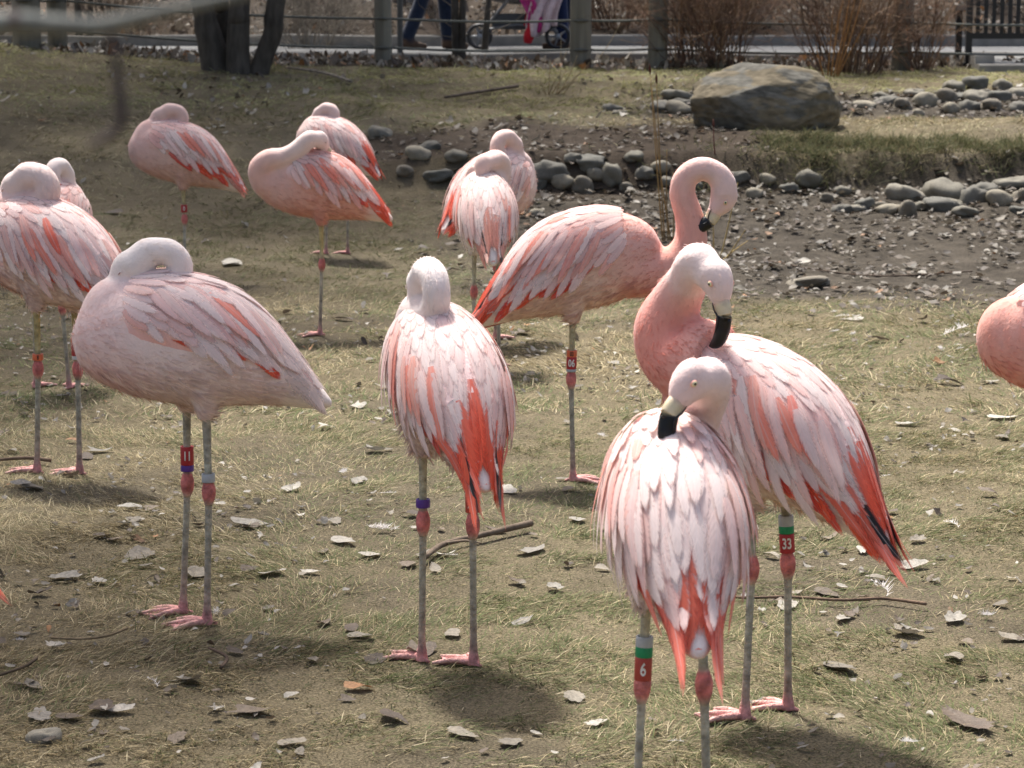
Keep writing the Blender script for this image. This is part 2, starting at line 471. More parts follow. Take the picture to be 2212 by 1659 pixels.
# ------------------------------------------------------------------ flamingos
PALE = np.array([.91, .665, .62]); WHITE = np.array([.93, .785, .735]); SALMON = np.array([.88, .42, .33]); CORAL = np.array([.93, .15, .075])
CRIM = np.array([.72, .07, .07]); BLACK = np.array([.012, .012, .014]); PINK = np.array([.89, .55, .49])
ST = np.array([  # x, centre z, half height, half width
    [.245, .000, .012, .012], [.235, .000, .048, .045], [.205, .002, .083, .075], [.16, .004, .108, .098], [.10, .004, .127, .117],
    [.03, .002, .134, .125], [-.05, -.006, .130, .123], [-.12, -.020, .112, .110], [-.18, -.046, .084, .086], [-.235, -.082, .051, .056],
    [-.28, -.112, .024, .032], [-.303, -.122, .007, .010]])
class Torso:
    def __init__(s, k=1.0, fat=1.0, pitch=0.0, roll=0.0, pos=(0, 0, .60)):
        S = catmull(ST, 6)
        o = np.argsort(S[:, 0])
        s.x = S[o, 0] * k; s.z = S[o, 1] * k; s.b = S[o, 2] * k * fat; s.a = S[o, 3] * k * fat * .86
        cp, sp = math.cos(pitch), math.sin(pitch); cr, sr = math.cos(roll), math.sin(roll)
        Rp = np.array([[cp, 0, -sp], [0, 1, 0], [sp, 0, cp]]); Rr = np.array([[1, 0, 0], [0, cr, -sr], [0, sr, cr]])
        s.M = Rp @ Rr; s.p = np.asarray(pos, float); s.k = k
    def sec(s, x):
        return np.interp(x, s.x, s.z), np.interp(x, s.x, s.b), np.interp(x, s.x, s.a)
    def surf(s, x, phi, side=1, off=0.0):
        z, b, a = s.sec(x)
        p = np.array([x, side * (a + off) * math.sin(phi), z + (b + off) * math.cos(phi)])
        return p
    def normal(s, p):
        z, b, a = s.sec(p[0])
        e = .004
        def r(x):
            z2, b2, a2 = s.sec(x); return math.hypot(p[1] / a2, (p[2] - z2) / b2)
        gxx = (r(p[0] + e) - r(p[0] - e)) / (2 * e) if s.x[0] + .01 < p[0] < s.x[-1] - .01 else 0
        n = np.array([np.clip(gxx, -8, 8), p[1] / a ** 2 / max(r(p[0]), .05), (p[2] - z) / b ** 2 / max(r(p[0]), .05)])
        return unit(n)
    def hug(s, p, off, pull):
        """keeps a point at a height above the skin; pull draws it down onto it"""
        xr = s.x[0] + .03
        if p[0] < xr: return p
        z, b, a = s.sec(p[0])
        r = math.hypot(p[1] / (a + off), (p[2] - z) / (b + off))
        if r < 1: f = 1 / max(r, .05)
        else: f = 1 + (1 / r - 1) * pull
        return np.array([p[0], p[1] * f, z + (p[2] - z) * f])
    def out(s, p): return s.M @ np.asarray(p) + s.p

ROUND = [(0, .45), (.12, .8), (.32, 1.0), (.55, 1.0), (.75, .88), (.9, .58), (1, .12)]
LANCE = [(0, .5), (.12, .85), (.32, 1.0), (.55, .95), (.75, .74), (.9, .42), (1, .05)]
def feather(T, parent, x, phi, side, L, W, ang, off, lift, colr, shape=ROUND, turn=0.0, grav=0.15, pull=.8, name="feather", aim=None):
    n = 6
    p = T.surf(x, phi, side, off)
    z, b, a = T.sec(x); e = .006
    back = unit(T.surf(x - e, phi, side) - T.surf(x + e, phi, side))
    down = unit(T.surf(x, phi + .03, side) - T.surf(x, phi - .03, side))
    pts = [p]; nrm = [T.normal(p)]
    a_ = ang
    d = unit(math.cos(a_) * back + math.sin(a_) * down)
    gdir = T.M.T @ np.array([0, 0, -1.0])
    h = L / n
    for i in range(n):
        s_ = (i + 1) / n
        if turn:
            dn = unit(np.cross(nrm[-1], d)) * side
            d = unit(d + dn * turn / n)
        d = unit(d + gdir * grav * h * 6)
        if aim is not None: d = unit(d * .72 + .28 * unit(aim - p))
        q = p + d * h
        ph = math.atan2(abs(q[1]), q[2] - T.sec(q[0])[0])
        q = T.hug(q, off + lift * s_, pull if ph < 1.45 else pull * .15)
        d = unit(q - p); p = p + d * h
        nn = T.normal(p) if p[0] > T.x[0] + .05 else nrm[-1]
        nn = unit(nn * .6 + nrm[-1] * .4)
        pts.append(p); nrm.append(nn)
    V = []; UV = []
    tw = random.uniform(-.06, .06)
    for i, (pp, nn) in enumerate(zip(pts, nrm)):
        s_ = i / n
        dd = unit(pts[min(i + 1, n)] - pts[max(i - 1, 0)])
        w = unit(np.cross(nn, dd)) + nn * tw
        nn = unit(np.cross(dd, w))
        if nn.dot(nrm[i]) < 0: nn = -nn
        hw = W / 2 * np.interp(s_, [q[0] for q in shape], [q[1] for q in shape])
        for k, u in enumerate((-1, 0, 1)):
            V.append(T.out(pp + w * u * hw - nn * (abs(u) * hw * .09))); UV.append((.5 + u / 2, s_))
    F = []
    for i in range(n):
        for k in range(2):
            A = i * 3 + k
            F.append((A, A + 1, A + 4, A + 3))
    V = np.array(V); o0 = V[1].copy()
    me = fast_mesh(name, V - o0, F, uv=UV)
    o = link(name, me, M_FEATHER, parent, o0)
    c = np.clip(np.asarray(colr) * random.uniform(.93, 1.06), 0, 1)
    o.color = (c[0], c[1], c[2], 1)
    return o

def pick(wts):
    cols = (WHITE, PALE, PINK, SALMON, CORAL)
    a = cols[random.choices(range(5), wts)[0]]; b = cols[random.choices(range(4), wts[:4])[0]]
    t = random.uniform(.15, .6)
    return a * (1 - t) + b * t

def remesh(mb, voxel, iters):
    me = mb.mesh("tmp")
    o = bpy.data.objects.new("tmp", me); col.objects.link(o)
    m = o.modifiers.new("r", 'REMESH'); m.mode = 'VOXEL'; m.voxel_size = voxel
    m2 = o.modifiers.new("s", 'SMOOTH'); m2.factor = .5; m2.iterations = iters
    dg = bpy.context.evaluated_depsgraph_get()
    ev = o.evaluated_get(dg).to_mesh()
    nv = len(ev.vertices)
    V = np.zeros(nv * 3, np.float32); ev.vertices.foreach_get("co", V); V = V.reshape(-1, 3)
    F = [tuple(p.vertices) for p in ev.polygons]
    o.evaluated_get(dg).to_mesh_clear()
    bpy.data.objects.remove(o); bpy.data.meshes.remove(me)
    kd = kdtree.KDTree(len(mb.v))
    for i, v in enumerate(mb.v): kd.insert(v, i)
    kd.balance()
    C = np.zeros((nv, 3))
    src = np.array(mb.c)
    for i in range(nv):
        hits = kd.find_n(V[i], 4)
        w = np.array([1 / (h[2] + .004) ** 2 for h in hits])
        C[i] = (src[[h[1] for h in hits]] * w[:, None]).sum(0) / w.sum()
    return V, F, C

TUCK = [((.12, 0, .600), .080), ((.170, 0, .632), .071), ((.168, .0, .680), .055), ((.120, .0, .706), .041), ((.070, .0, .716), .034),
        ((.034, .0, .732), .0295), ((.022, .0, .768), .028), ((.047, 0, .796), .0285), ((.090, 0, .794), .031)]
TUCK_HEAD = ((.131, 0, .757), (.62, 0, -.78), (.78, 0, .62))

def text_mesh(s, size):
    cu = bpy.data.curves.new("t", 'FONT'); cu.body = s; cu.size = size; cu.align_x = 'CENTER'; cu.align_y = 'CENTER'; cu.extrude = .0004
    cu.offset = size * .02
    o = bpy.data.objects.new("t", cu); col.objects.link(o)
    dg = bpy.context.evaluated_depsgraph_get()
    me = bpy.data.meshes.new_from_object(o.evaluated_get(dg))
    bpy.data.objects.remove(o)
    return me

def band(parent, centre, axis_, r, h, colr, text=None, face=(0, -1), tcol=(.8, .78, .72), tsize=.022):
    """a ring round a leg, hollow, with its number bent round the front"""
    mb = MB(); n = 20
    prof = [(r * .86, -h / 2), (r * .97, -h / 2), (r, -h / 2 + .0012), (r, h / 2 - .0012), (r * .97, h / 2), (r * .86, h / 2)]
    V = []; F = []
    for i in range(n):
        a = 2 * math.pi * i / n
        for q, z in prof: V.append((q * math.cos(a), q * math.sin(a), z))
    m = len(prof)
    for i in range(n):
        for j in range(m):
            F.append((i * m + j, ((i + 1) % n) * m + j, ((i + 1) % n) * m + (j + 1) % m, i * m + (j + 1) % m))
    mb.add(V, F, np.asarray(colr))
    o = link("leg_band", mb.mesh("leg_band"), M_BAND, parent, centre)
    q = Vector((0, 0, 1)).rotation_difference(Vector(axis_))
    o.rotation_mode = 'QUATERNION'; o.rotation_quaternion = q
    if text:
        me = text_mesh(text, tsize)
        a0 = math.atan2(face[1], face[0])
        for v in me.vertices:
            x, y, z = v.co
            x *= .8
            a = a0 + x / r; rr = r + .0006 + z
            v.co = (rr * math.cos(a), rr * math.sin(a), y * 1.25)
        at = me.color_attributes.new("tint", 'FLOAT_COLOR', 'POINT')
        at.data.foreach_set("color", np.tile(np.array([*tcol, 1], np.float32), len(me.vertices)))
        me.materials.clear()
        link("numeral", me, M_BAND, o)
    return o

def build_flamingo(B):
    k = B.get("k", 1.0); yaw = R(B["yaw"])
    feet_w = [ground_px(*f) for f in B["feet"]]
    root_p = np.mean(feet_w, 0)
    if "shift" in B:                                   # body centre away from the standing foot, metres in the bird's own frame
        sx, sy = B["shift"]
        root_p = root_p + np.array([sx * math.cos(yaw) - sy * math.sin(yaw), sx * math.sin(yaw) + sy * math.cos(yaw), 0])
    root = empty("flamingo", root_p, yaw)
    tag(root, B["label"], "flamingo", "flock of flamingos standing on the grass")
    cy, sy_ = math.cos(-yaw), math.sin(-yaw)
    def w2l(v): return np.array([v[0] * cy - v[1] * sy_, v[0] * sy_ + v[1] * cy, v[2]])
    near = B.get("near", 1.0)
    zt = B.get("zt", .60) * k
    T = Torso(k, B.get("fat", 1.0), R(B.get("pitch", 0)), R(B.get("roll", 0)), (B.get("tx", 0), 0, zt))
    cb, cn, ch = [np.asarray(B.get(q, d), float) for q, d in (("belly", PALE), ("neck", PINK), ("head", WHITE))]
    # ---- body, neck and head as one skin
    mb = MB()
    V = []; C = []; n = 28; xs = np.concatenate([np.linspace(T.x[0], T.x[-1], 34)])
    for x in xs:
        for j in range(n):
            ph = 2 * math.pi * j / n
            V.append(T.out(T.surf(x, ph)))
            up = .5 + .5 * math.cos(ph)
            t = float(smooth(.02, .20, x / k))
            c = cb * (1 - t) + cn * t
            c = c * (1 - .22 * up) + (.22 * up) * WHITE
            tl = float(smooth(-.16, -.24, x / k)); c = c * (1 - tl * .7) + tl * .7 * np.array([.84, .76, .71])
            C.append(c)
    F = []
    for i in range(len(xs) - 1):
        for j in range(n): F.append((i * n + j, (i + 1) * n + j, (i + 1) * n + (j + 1) % n, i * n + (j + 1) % n))
    F.append(tuple(range(n))); F.append(tuple((len(xs) - 1) * n + j for j in range(n))[::-1])
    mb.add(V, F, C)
    if "wneck" in B:
        NP = [(w2l(p) * np.array([1, 1, 1]), r) for p, r in B["wneck"]]
        hc, hd, hu = [w2l(q) for q in B["whead"]]
    else:
        dy = B.get("ny", 0.0)
        Pt = Torso(1, 1, R(B.get("pitch", 0)), 0, (0, 0, 0)).M
        def pl(p):
            q = np.array([p[0], p[1], p[2] - .60]); q = Pt @ q * B.get("nk", 1.0)
            return q * k + np.array([B.get("tx", 0), 0, zt])
        NP = []
        for i, (p, r) in enumerate(TUCK):
            q = pl(p); q[1] += dy * float(smooth(1, 4, i)); NP.append((q, r * k * B.get("nr", 1.0)))
        hc = pl(TUCK_HEAD[0]); hc[1] += dy; hd = Pt @ np.array(TUCK_HEAD[1]); hu = Pt @ np.array(TUCK_HEAD[2])
    hd = unit(hd); hu = unit(hu - hd * hu.dot(hd)); hs = np.cross(hu, hd)
    npts = np.array([p for p, _ in NP]); nrad = np.array([r for _, r in NP])
    m = len(npts)
    nc = np.array([cn * (1 - t) + ch * t for t in smooth(*B.get("fade", (.3, .95)), np.linspace(0, 1, m))])
    nc[0] = cb * .3 + cn * .7
    mb.tube(npts, nrad, nc, n=18, per=6)
    # head
    hk = k * B.get("hk", .90)
    face = ch * .85 + PINK * .15
    HP = [(-.036, .004, .014), (-.030, .004, .026), (-.018, .004, .036), (0, .003, .0400), (.022, .0, .0372), (.042, -.006, .029), (.058, -.011, .021), (.064, -.012, .012)]
    mb.tube([hc + hd * (a * hk) + hu * (b * hk) for a, b, _ in HP], [r * hk for *_, r in HP], [ch, ch, ch, ch, face, face, face, face], n=18, per=4, flat=.82, up=hu)
    nk_end = npts[-1]
    mb.tube([npts[-2], nk_end, (nk_end + hc) / 2, hc], [nrad[-2], nrad[-1] * 1.04, .038 * hk, .0395 * hk], ch, n=16, per=4)
    # thighs
    legs = []
    for i, fw in enumerate(feet_w):
        fl = w2l(fw - root_p)
        sgn = 1 if (fl[1] > 0) == True else -1
        if len(feet_w) == 1: sgn = B.get("stand", 1)
        if len(feet_w) == 2:
            other = w2l(feet_w[1 - i] - root_p); sgn = 1 if fl[1] > other[1] else -1
        hip = T.out(np.array([-.015 * k + np.clip(fl[0] * .8, -.03, .03), sgn * .042 * k, -.085 * k]))
        legs.append((hip, fl, sgn))
        low = hip + unit(fl - hip) * .075 * k
        mb.tube([hip + np.array([0, 0, .03]), hip, hip * .5 + low * .5, low], [.05 * k, .046 * k, .030 * k, .015 * k], cb * .97, n=14, per=4)
    vox = .0055 if near >= 1 else .0075
    V, F, C = remesh(mb, vox, 12)
    # plumage softness: slight uneven relief
    body = MB(); body.add(V, F, C); n_skin = len(V); n_skin_f = len(F)
    # ---- legs and webbed feet in the same mesh
    GREY = np.array([.44, .395, .305]); OLIVE = np.array([.40, .35, .20]); KNOB = np.array([.60, .19, .165]); FOOT = np.array([.64, .29, .265]); DIRT = np.array([.20, .15, .09])
    tib = np.asarray(B.get("tibia", GREY * .6 + OLIVE * .4), float)
    bands_at = []
    for i, (hip, fl, sgn) in enumerate(legs):
        tot = hip[2] - fl[2]
        az = fl[2] + .285 * k
        t = (hip[2] - az) / tot
        ank = hip + (fl - hip) * t + np.array([-.006, 0, 0]); ank[2] = az
        ax = unit(hip - ank); ax2 = unit(ank - fl)
        P = [hip, ank + ax * .10, ank + ax * .036, ank + ax * .022, ank + ax * .007, ank - ax2 * .010, ank - ax2 * .024, ank - ax2 * .038, (ank + fl) / 2, fl + ax2 * .05, fl + ax2 * .022, fl + np.array([0, 0, .004])]
        rd = np.array([.0120, .0092, .0088, .0118, .0162, .0148, .0098, .0082, .0078, .0084, .0115, .015]) * k * random.uniform(.86, .94)
        cl = [tib, tib, tib * .6 + GREY * .4, KNOB, KNOB, KNOB * .95, GREY * .7 + KNOB * .3, GREY, GREY * .8 + DIRT * .2, GREY * .45 + DIRT * .3 + FOOT * .25, FOOT * .85, FOOT]
        body.tube(P, rd, cl, n=12, per=4)
        # toes and web
        fy = R(B.get("toe", 0)) + random.uniform(-.12, .12)
        f0 = fl + np.array([0, 0, .009])
        tips = []
        L = .088 * k
        for a in (-.62, 0, .62):
            d = np.array([math.cos(fy + a), math.sin(fy + a), 0])
            tip = f0 + d * L * (1.08 if a == 0 else .95); tip[2] = fl[2] + .003
            tips.append(tip)
            mid = f0 + d * L * .5; mid[2] = fl[2] + .010
            body.tube([f0, mid, tip], [.0085 * k, .0060 * k, .0030 * k], [FOOT * .9, FOOT * .8 + GREY * .25, FOOT * .6 + GREY * .5], n=7, per=3)
        bk = f0 + np.array([-math.cos(fy), -math.sin(fy), 0]) * .022 * k; bk[2] = fl[2] + .004
        body.tube([f0, bk], [.006 * k, .003 * k], FOOT * .8, n=6, per=2)
        for q in (0, 1):
            a, b = tips[q], tips[q + 1]
            mids = [a * (1 - s_) + b * s_ for s_ in (0, .25, .5, .75, 1)]
            cen = f0
            edge = [c_ + (cen - c_) * (.16 * math.sin(math.pi * s_)) for c_, s_ in zip(mids, (0, .25, .5, .75, 1))]
            Vw = [f0 + np.array([0, 0, -.002])] + [e + np.array([0, 0, .001]) for e in edge] + [f0 + np.array([0, 0, -.006])] + [e - np.array([0, 0, .0025]) for e in edge]
            Fw = [(0, j + 1, j + 2) for j in range(4)] + [(6, j + 8, j + 7) for j in range(4)] + [(j + 1, j + 7, j + 8, j + 2) for j in range(4)]
            body.add(Vw, Fw, [FOOT * .95] + [np.array([.74, .36, .33])] * 5 + [FOOT] * 6)
        bands_at.append((ank, ax))
    if B.get("tucked_leg"):
        s = -B.get("stand", 1)
        h = T.out(np.array([-.02 * k, s * .05, -.10 * k])); a = T.out(np.array([-.285 * k, s * .03, -.115 * k])); e = T.out(np.array([-.03 * k, s * .055, -.125 * k]))
        body.tube([h, (h + a) / 2, a + np.array([.02, 0, 0]), a, a + np.array([.02, 0, -.012]), (a + e) / 2 + np.array([0, 0, -.004]), e], [.011, .0095, .014, .0165, .013, .0085, .0085], [tib, tib, KNOB, KNOB, KNOB, DIRT, DIRT], n=10, per=4)
    bme = body.mesh("body")
    link("body", bme, [M_BODY, M_LEG], root)
    mi_ = np.ones(len(bme.polygons), np.int32); mi_[:n_skin_f] = 0
    bme.polygons.foreach_set("material_index", mi_)
    # ---- bill and eyes
    mb = MB()
    HORN = np.array([.66, .55, .36]); HP_ = np.array([.70, .45, .40])
    bb = [(.050, -.010, .0215), (.066, -.011, .0208), (.077, -.014, .0202), (.0845, -.017, .0200), (.0855, -.018, .0200), (.110, -.040, .0190), (.121, -.062, .0155), (.121, -.081, .009), (.117, -.092, .002)]
    cl = [HP_, HORN, HORN, HORN * .9, BLACK, BLACK, BLACK, BLACK, BLACK]
    mb.tube([hc + hd * a * hk + hu * b * hk for a, b, _ in bb], [r * hk for *_, r in bb], cl, n=14, per=3, flat=.72, up=hu)
    for s in (-1, 1):                                  # the dark gape line between the mandibles
        mb.tube([hc + hd * a * hk + hu * b * hk + hs * s * w * hk for a, b, w in ((.050, -.022, .0145), (.068, -.025, .0146), (.086, -.022, .0144), (.098, -.032, .0138), (.108, -.048, .0130))], [.0007, .0016, .0018, .0016, .001], BLACK, n=5, per=2)
    link("bill", mb.mesh("bill"), M_BILL, root)
    for s in (-1, 1):
        c = hc + hd * .020 * hk + hu * .010 * hk + hs * s * .0315 * hk
        ax = unit(hs * s + hd * .25)
        mb = MB(); n = 12
        if B.get("asleep"):
            rings = [(.0062, -.0012, ch), (.0052, .0008, ch * .92), (.0040, .0014, PINK * .75), (.0010, .0012, PINK * .4)]
        else:
            rings = [(.0076, -.0005, SALMON), (.0066, .0018, SALMON), (.0058, .0024, np.array([.75, .66, .38])), (.0032, .0044, np.array([.78, .70, .42])), (.0028, .0046, BLACK), (.0008, .0054, BLACK)]
        u0 = unit(hu - ax * hu.dot(ax)); u1 = np.cross(ax, u0)
        V = []; C2 = []; F = []
        for q, (r, hgt_, cc) in enumerate(rings):
            for j in range(n):
                t = 2 * math.pi * j / n
                V.append(c + ax * hgt_ * hk + (u0 * math.cos(t) * (.35 if B.get("asleep") else .85) + u1 * math.sin(t)) * r * hk); C2.append(cc)
        for q in range(len(rings) - 1):
            for j in range(n): F.append((q * n + j, q * n + (j + 1) % n, (q + 1) * n + (j + 1) % n, (q + 1) * n + j))
        F.append(tuple((len(rings) - 1) * n + j for j in range(n)))
        mb.add(V, F, C2)
        link("eye", mb.mesh("eye"), M_EYE, root)
    # ---- wings: a red under-layer with feathers shingled over it
    wts = B.get("mix", (4, 4, 2.5, 1.2, .25)); ruff = B.get("ruffle", 0.0); droop = R(B.get("droop", 0))
    dens = B.get("dens", 1.0)
    for side in (1, -1):
        V = []; C = []; F = []; uv = []
        nxp, npp = 14, 10
        for i in range(nxp):
            x = (.135 - .32 * i / (nxp - 1)) * k
            pm = R(86 + 14 * math.sin(math.pi * min(1, max(0, i / (nxp - 1)))) - 26 * max(0, i / (nxp - 1) - .6) / .4)
            for j in range(npp):
                ph = pm * j / (npp - 1)
                edge = min(1.0, (npp - 1 - j) / 2.0) * min(1, i / 1.5)
                V.append(T.out(T.surf(x, ph, side, -.004 + .011 * edge)))
                f = float(smooth(.72, .9, j / (npp - 1)) * (1 - smooth(.7, .95, i / (nxp - 1))))
                C.append(np.array(PALE) * (1 - f * .6) + SALMON * f * .6)
        for i in range(nxp - 1):
            for j in range(npp - 1): F.append((i * npp + j, i * npp + j + 1, (i + 1) * npp + j + 1, (i + 1) * npp + j))
        wing = link("wing", fast_mesh("wing", np.array(V), F, np.array(C)), M_BODY, root)
        # red secondaries that show below the coverts
        for i in range(int(11 * dens)):
            x = (.05 - .22 * i / (11 * dens)) * k
            feather(T, wing, x, R(random.uniform(80, 94) * B.get("pm", 1.0) + B.get("sec", 0)), side, random.uniform(.075, .10) * k * (1 + B.get("sec", 0) * .03), .026 * k, R(26), .003, .0, (CORAL if random.random() < .6 else CRIM * .6 + CORAL * .4), ROUND, grav=.1, pull=.5)
        # primaries folded over the tail
        pc = B.get("prim", CORAL)
        NPR = B.get("npr", 7)
        for i in range(NPR):
            t = i / (NPR - 1)
            c = pc * (1 - .3 * random.random()) + PALE * .25 * random.random()
            if i in B.get("black", (5,)): c = BLACK + .01
            feather(T, wing, (-.08 - .10 * t) * k, R(72 - 38 * t), side, random.uniform(.19, .23) * k * B.get("tail", 1.0), .028 * k, R(10 + 8 * random.random()), .002 + .002 * t, .001, c, LANCE, grav=.22 * B.get("tgrav", 1.0), pull=.7, aim=np.array([-.40 * k, side * random.uniform(.004, .045) * k, random.uniform(-.19, -.12) * k]))
        # covert rows, front rows lying over the rear ones
        NR = 11 if dens >= 1 else 9
        for r_ in range(NR):
            f = 1 - r_ / (NR - 1)                      # rear rows first
            x = (.150 - B.get("wf", 0.0) - (.345 - B.get("wf", 0.0)) * f) * k
            W = (.026 + .010 * f) * k / math.sqrt(dens); L = (.080 + .095 * f) * k * (1 - .32 * float(smooth(.78, .95, f)))
            z_, b_, a_ = T.sec(x)
            p0 = R(3); p1 = R((94 - 22 * abs(f - .45) - 14 * max(0, f - .6) / .4) * B.get("pm", 1.0))
            nn = max(3, int((p1 - p0) * (a_ + b_) / 2 / (W * .56)))
            for q in range(nn):
                ph = p0 + (p1 - p0) * (q + .5 * (r_ % 2)) / nn
                up = ph / p1
                ang = R(5) + (R(46) * up + droop * up) * (1 - .75 * float(smooth(.45, 1, f))) + R(random.uniform(-5, 5))
                w2 = list(wts); w2[0] *= 1.5; w2[3] *= .55
                if f > .55: w2[0] *= 1.6; w2[3] *= .6
                if f < .3: w2[2] *= 1.4; w2[4] *= .5
                c = pick(w2)
                feather(T, wing, x + random.uniform(-.008, .008) * k, ph + random.uniform(-.03, .03), side, L * random.uniform(.85, 1.15), W * random.uniform(.9, 1.15), ang,
                        .004 + .009 * (1 - f), .0014 + ruff * random.uniform(0, 1) ** 2, c, ROUND if f < .35 else LANCE, turn=R(14 * (1 - f)), grav=.10, pull=.88 - ruff * 10, aim=(np.array([-.40 * k, side * .03 * k, -.13 * k]) if f > .72 else None))
        # long pointed scapulars and tertials hanging past the wing's edge
        for q in range(int(14 * dens)):
            t = (q + random.random() * .5) / (14 * dens)
            c = pick((4, 4, 3, 2, .5)) if random.random() > B.get("streak", .12) else CORAL * .4 + SALMON * .6
            feather(T, wing, (.085 - .235 * t) * k, R((random.uniform(48, 70) - 14 * t) * B.get("pm", 1.0)), side, random.uniform(.12, .165) * k * (.55 + .45 * B.get("pm", 1.0)), random.uniform(.022, .028) * k, R(50 - 30 * t + random.uniform(-6, 6)) + droop * (1 - t),
                    .013 + random.uniform(0, .003), .003 + ruff * .4, c, LANCE, turn=R(16 * (1 - t)), grav=.25, pull=.85)
    # tail
    tail = None
    mbt = MB(); tp = T.out(np.array([-.295 * k, 0, -.116 * k]))
    mbt.tube([T.out(np.array([-.20 * k, 0, -.075 * k])), T.out(np.array([-.25 * k, 0, -.098 * k])), tp], [.024 * k, .018 * k, .006 * k], np.asarray(B.get("tailc", PINK)), n=10, per=3, flat=1.3)
    tail = link("tail", mbt.mesh("tail"), M_BODY, root)
    for side in (1, -1):
        for i in range(5):
            c = B.get("tailc", PINK) * (1 - .15 * random.random())
            if i < 3: feather(T, tail, (-.165 - .012 * i) * k, R(3 + 13 * i), side, random.uniform(.15, .18) * k * B.get("tail", 1.0), .046 * k, R(random.uniform(0, 6)), .007, .001, c, ROUND, grav=.2 * B.get("tgrav", 1.0), pull=.75)
            feather(T, tail, -.21 * k, R(20 + 16 * i), side, random.uniform(.12, .145) * k, .026 * k, R(random.uniform(2, 12)), .003, .001, c, ROUND, grav=.12, pull=.5)
    # ---- soft down that roughens the outline of belly, neck and head
    Vb = V_body(bme)[:n_skin]; Nb = normals(bme)[:n_skin]; Cb = np.array(body.c)[:n_skin]
    tf = (Vb - T.p) @ T.M
    zc_, b__, a__ = T.sec(tf[:, 0])
    rump = (tf[:, 0] < -.19 * k) & (np.abs(tf[:, 1]) < .045 * k)
    covered = rump | (tf[:, 2] > zc_ - .012) & (tf[:, 2] < zc_ + b__ + .012) & (np.abs(tf[:, 1]) < a__ + .012) & (tf[:, 0] < .13 * k)
    nb = int(B.get("down", 6500))
    pickv = rng.choice(np.nonzero(~covered)[0], nb)
    P = Vb[pickv]; N = Nb[pickv]
    flow = np.tile(T.M @ np.array([-1.0, 0, -.15]), (nb, 1))
    dn = np.linalg.norm(P[:, None, :] - npts[None, ::1, :], axis=2)      # on the neck the down points to the body
    j = dn.argmin(1); onn = (dn.min(1) < nrad[j] * 1.6) & (j > 1)
    tang = np.gradient(npts, axis=0)
    flow[onn] = -tang[j[onn]]
    ln = np.where(onn, .011, np.where(P[:, 2] < zt - .04, .026, .016)) * rng.uniform(.5, 1.4, nb) * k
    hd_ = np.linalg.norm(P - hc, axis=1) < .055
    flow[hd_] = -hd; ln[hd_] *= .45
    flow -= N * (flow * N).sum(1)[:, None]; flow /= np.maximum(np.linalg.norm(flow, axis=1), 1e-6)[:, None]
    flow = flow + rng.normal(0, .16, (nb, 3)) + N * np.where(onn | hd_, rng.uniform(.03, .16, nb), rng.uniform(.05, .34, nb))[:, None]; flow /= np.linalg.norm(flow, axis=1)[:, None]
    sd = np.cross(N, flow); sd /= np.maximum(np.linalg.norm(sd, axis=1), 1e-6)[:, None]
    w = (ln * .085)[:, None]
    VV = np.stack([P - sd * w - N * .001, P + sd * w - N * .001, P + flow * ln[:, None]], 1).reshape(-1, 3)
    CC = np.repeat(np.clip(Cb[pickv] * rng.uniform(.9, 1.12, (nb, 1)), 0, .92), 3, 0)
    dwn = link("down", fast_mesh("down", VV, np.arange(nb * 3).reshape(-1, 3), CC), M_DOWN, root)
    dwn["kind"] = "stuff"
    # ---- leg bands
    fx = w2l(unit(np.array([-root_p[0], -root_p[1], 0])))
    for li, dz, h, c, txt, *rest in B.get("bands", ()):
        ank, ax = bands_at[li]
        band(root, ank + ax * dz * k, ax, .0142 * k, h * k, c, txt, (fx[0], fx[1]), *(rest or ()))
    return root

def V_body(me):
    a = np.zeros(len(me.vertices) * 3, np.float32); me.vertices.foreach_get("co", a); return a.reshape(-1, 3)
def normals(me):
    a = np.zeros(len(me.vertices) * 3, np.float32); me.vertices.foreach_get("normal", a); return a.reshape(-1, 3)

